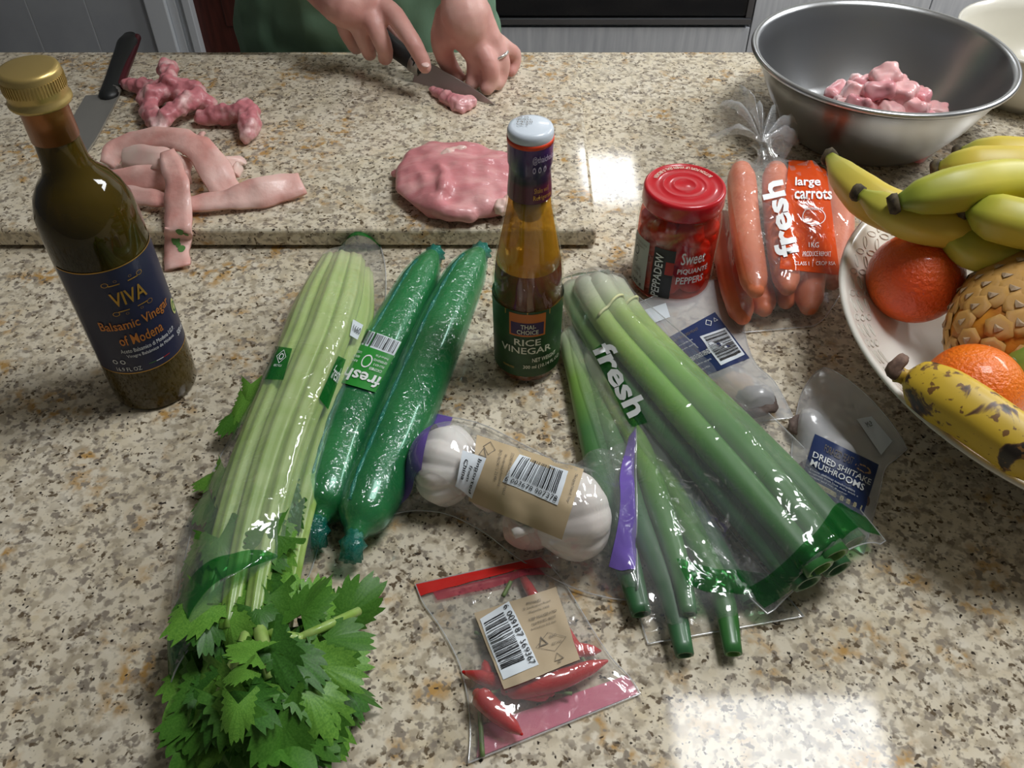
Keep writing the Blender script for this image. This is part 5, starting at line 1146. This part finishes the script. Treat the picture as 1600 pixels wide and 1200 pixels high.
def place(V, o, ex, ey):
    ex = ex.normalized(); ez = ex.cross(ey).normalized(); ey = ez.cross(ex); return [o+ex*v[0]+ey*v[1]+ez*v[2] for v in V]
# lying knife: heel by the bolster, tip behind the dark bottle
kh = at(172, 148, Z+.004); kt = at(118, 248, Z+.004); ke = at(203, 58, Z+.012)
kn = thing('chef_knife', 'dark-handled chef knife lying flat at the left of the board', 'knife', (kh.x, kh.y, Z))
d = (kt-kh); Lk = d.length; sd = Vector((0, 0, 1)).cross(d).normalized()
if sd.x > 0: sd = -sd
V, F = knife_mesh(Lk, .042); hp = kh-sd*.012; mk('blade', place(V, hp, d, sd), F, M_BLADE, kn, False)
P = cr([tuple(kh-d.normalized()*-.004+Vector((0, 0, .002))), tuple(kh.lerp(ke, .35)+Vector((0, 0, .002))), tuple(kh.lerp(ke, .75)), tuple(ke)], 16)
V, F, A = tube(P, [.0125*np.interp(q, [0, .25, .6, .85, 1], [.95, .9, 1.05, 1.15, .8]) for q in np.linspace(0, 1, 16)], 16, flat=.62, roundcap=3); hd = mk('handle', V, F, M_HAND, kn)
P2 = [Vector(p)-sd*.0095+Vector((0, 0, -.001)) for p in P[2:]]; V, F, A = tube(P2, .005, 10, flat=1.1, roundcap=2); mk('handle_reflection', V, F, M_HRED, hd)  # burgundy reflection along the handle side, put in as a dark red strip
V, F, A = tube([kh+d.normalized()*.006+Vector((0, 0, .001)), kh-d.normalized()*.008+Vector((0, 0, .002))], [.0112, .0128], 16, flat=.6); mk('bolster', V, F, M_BLADE, kn)
# knife in use
th_ = at(655, 94, .050); tt_ = at(773, 163, Z+.0012)
k2 = thing('kitchen_knife', 'kitchen knife held in the right hand slicing meat', 'knife', tuple(tt_))
d = tt_-th_; Lk = d.length; dn = Vector((-.1, -.35, -1)); dn = (dn-d.normalized()*dn.dot(d.normalized())).normalized()
V, F = knife_mesh(Lk, .036, .002); mk('blade', place(V, th_-dn*.004, d, dn), F, M_BLADE, k2, False)
hd0 = th_-d.normalized()*.135+Vector((0, 0, .02)); P = cr([tuple(th_+dn*.006), tuple(th_-d.normalized()*.05+dn*.004+Vector((0, 0, .004))), tuple(hd0)], 14)
V, F, A = tube(P, [.0105*np.interp(q, [0, .3, .7, 1], [1, .95, 1.1, 1.05]) for q in np.linspace(0, 1, 14)], 14, flat=1.25, roundcap=3); mk('handle', V, F, M_HAND, k2)
V, F, A = tube([th_+dn*.007+d.normalized()*.006, th_+dn*.006-d.normalized()*.008], [.010, .0112], 14, flat=1.2); mk('bolster', V, F, M_BLADE, k2)
# ---- the cook
M_SKIN = mat('skin', srgb(224, 178, 166), .45, var=srgb(214, 156, 146), vscale=22, sss=.15, ssr=(1, .35, .2), bump=.12, bscale=250)
M_SHIRT = mat('green_shirt', srgb(122, 156, 128), .7, var=srgb(106, 140, 114), vscale=8, bump=.1, bscale=200)
M_PANT = mat('dark_trousers', srgb(48, 50, 58), .8); M_HAIR = mat('brown_hair', srgb(70, 48, 36), .6, var=srgb(50, 34, 26), vscale=120, stretch=(1, 1, .2)); M_RING = mat('silver_ring', srgb(224, 224, 220), .2, metal=.8)
cook = None
CX = -.225; CYp = 1.345
W1 = at(517, -12, .112); W2 = at(724, -4, .125)
E1 = Vector((-.43, 1.22, .285)); E2 = Vector((.0, 1.285, .32)); S1 = Vector((CX-.175, CYp+.01, .535)); S2 = Vector((CX+.175, CYp+.01, .535))
def A(x, y, z): return at(x, y, z)
sk = [chain([S1, S1.lerp(E1, .5), E1, E1.lerp(W1, .5), W1], [.052, .046, .040, .036, .0275]), chain([S2, S2.lerp(E2, .5), E2, E2.lerp(W2, .5), W2], [.052, .046, .040, .036, .0275]),
      # right hand
      chain([W1, A(540, 6, .112), A(560, 12, .105)], [.027, .029, .026]), chain([W1, A(560, 0, .115), A(590, 8, .108)], [.025, .025, .0165]), chain([W1, A(530, 12, .1), A(538, 26, .09)], [.024, .022, .016]),
      chain([A(588, 4, .110), A(614, 22, .106), A(640, 58, .094), A(656, 86, .077), A(664, 104, .064)], [.0135, .0125, .0108, .0098, .0088]),
      chain([A(572, 6, .110), A(586, 40, .094), A(600, 74, .070), A(602, 90, .052)], [.0135, .0122, .0108, .0098]),
      chain([A(552, 12, .104), A(562, 46, .084), A(574, 74, .060), A(578, 84, .046)], [.0132, .0118, .0102, .0092]),
      chain([A(532, 18, .096), A(541, 48, .074), A(552, 70, .052), A(557, 76, .042)], [.0118, .0102, .0090, .0082]),
      chain([A(560, -4, .098), A(596, 22, .080), A(618, 46, .068), A(630, 62, .062)], [.015, .0125, .0108, .0092]),
      # left hand
      chain([W2, A(728, 26, .110), A(738, 52, .088)], [.0275, .030, .024]), chain([A(716, 24, .108), A(714, 52, .088)], [.022, .018]), chain([A(742, 24, .106), A(766, 60, .082)], [.022, .015]), chain([A(728, 30, .1), A(745, 64, .08), A(760, 78, .07)], [.025, .022, .015]),
      chain([A(714, 49, .086), A(734, 77, .072), A(743, 96, .057), A(741, 119, .040), A(737, 132, Z+.009)], [.0148, .0125, .0118, .0104, .0088]),
      chain([A(738, 51, .086), A(757, 85, .070), A(766, 106, .057), A(766, 127, .040), A(761, 139, Z+.009)], [.0142, .0125, .0118, .0104, .0088]),
      chain([A(756, 53, .084), A(775, 77, .070), A(784, 96, .056), A(783, 117, .040), A(778, 131, Z+.009)], [.0132, .0118, .011, .0098, .0084]),
      chain([A(768, 59, .078), A(790, 75, .064), A(803, 85, .050), A(803, 101, .038), A(799, 111, Z+.009)], [.0118, .0104, .0098, .0088, .0076]),
      chain([A(702, 25, .1), A(692, 59, .080), A(694, 85, .058), A(706, 109, .040), A(716, 121, Z+.010)], [.018, .016, .0128, .0112, .009])]
hz = .70
def hx(x, y, z): return Vector((CX+x, CYp+y, hz+z))
sk += [sphere(hx(0, -.01, .03), (.074, .093, .105), 28, 18), sphere(hx(0, -.045, -.045), (.052, .05, .055), 22, 14), chain([hx(0, .01, -.05), hx(0, .02, -.2)], [.056, .062]), chain([hx(0, -.095, .03), hx(0, -.112, .0)], [.01, .014]),
       chain([hx(-.02, -.085, -.048), hx(.02, -.085, -.048)], [.009, .009]), sphere(hx(-.076, .005, .01), (.01, .02, .03), 12, 10), sphere(hx(.076, .005, .01), (.01, .02, .03), 12, 10),
       chain([S1, hx(0, .02, -.17), S2], [.052, .07, .052]), chain([hx(0, .015, -.2), hx(0, .02, -.4), hx(0, .03, -.62), hx(0, .03, -.75)], [.12, .125, .125, .14])]
for s in (-1, 1): sk.append(chain([hx(.085*s, .03, -.75), hx(.095*s, .03, -1.12), hx(.1*s, .05, -1.52)], [.082, .056, .038])); sk.append(chain([hx(.1*s, .04, -1.56), hx(.105*s, -.08, -1.575)], [.036, .026]))
v, f = blob(sk, .0034, .0006, 60, 3, 7)
cook = mk('person', v, f, M_SKIN); tag(cook, 'person in a green shirt behind the worktop slicing meat with a knife', 'person')
v, f = blob([chain([hx(0, .015, -.2), hx(0, .015, -.4), hx(0, .02, -.6), hx(0, .02, -.84)], [.128, .142, .155, .165]), chain([hx(-.1, .02, -.3), hx(-.1, .015, -.6), hx(-.1, .01, -.86)], [.09, .095, .11]), chain([hx(.1, .02, -.3), hx(.1, .015, -.6), hx(.1, .01, -.86)], [.09, .095, .11]),
             chain([S1+Vector((.02, 0, .0)), hx(0, .02, -.175), S2-Vector((.02, 0, .0))], [.066, .082, .066]), chain([S1, S1.lerp(E1, .55)], [.066, .062]), chain([S2, S2.lerp(E2, .55)], [.066, .062])], .007, .010, 13, 2, 8)
mk('shirt', v, f, M_SHIRT, cook)
v, f = blob([chain([hx(0, .03, -.8), hx(0, .03, -.9)], [.15, .15])]+[chain([hx(.085*s, .03, -.85), hx(.095*s, .03, -1.12), hx(.1*s, .05, -1.5)], [.1, .078, .06]) for s in (-1, 1)], .009, .006, 14, 2, 9); mk('trousers', v, f, M_PANT, cook)
v, f = blob([sphere(hx(0, .012, .055), (.084, .098, .1), 28, 18), sphere(hx(0, .07, -.02), (.07, .05, .1), 20, 14)], .007, .004, 40, 2, 10); mk('hair', v, f, M_HAIR, cook)
for s in (-1, 1):
    v, f = sphere(hx(.03*s, -.088, .035), .012, 14, 10); ey_ = mk('eye', v, f, M_WTXT, cook); v, f = sphere(hx(.03*s, -.0975, .035), .005, 10, 8); mk('pupil', v, f, M_BTXT, ey_)
    v, f = blob([chain([hx(.1*s, .05, -1.555), hx(.105*s, -.1, -1.565)], [.042, .036])], .006, 0, 1, 2); mk('shoe', v, f, M_PANT, cook)
rc = A(779, 88, .063); dx = (A(784, 96, .056)-A(775, 77, .070)).normalized(); u = dx.orthogonal().normalized(); w = dx.cross(u)
V, F, A_ = tube([rc+(u*math.cos(q)+w*math.sin(q))*.0122 for q in np.linspace(0, 2*math.pi, 33)], .0019, 8, caps=False); mk('ring', V, F, M_RING, cook)
# fingernail on the index finger that steadies the blade
V, F = sphere(A(665, 101, .071), (.005, .0065, .0016), 14, 8, rotz(.5)); mk('fingernail', V, F, mat('nail', srgb(238, 204, 196), .25, coat=.5), cook)
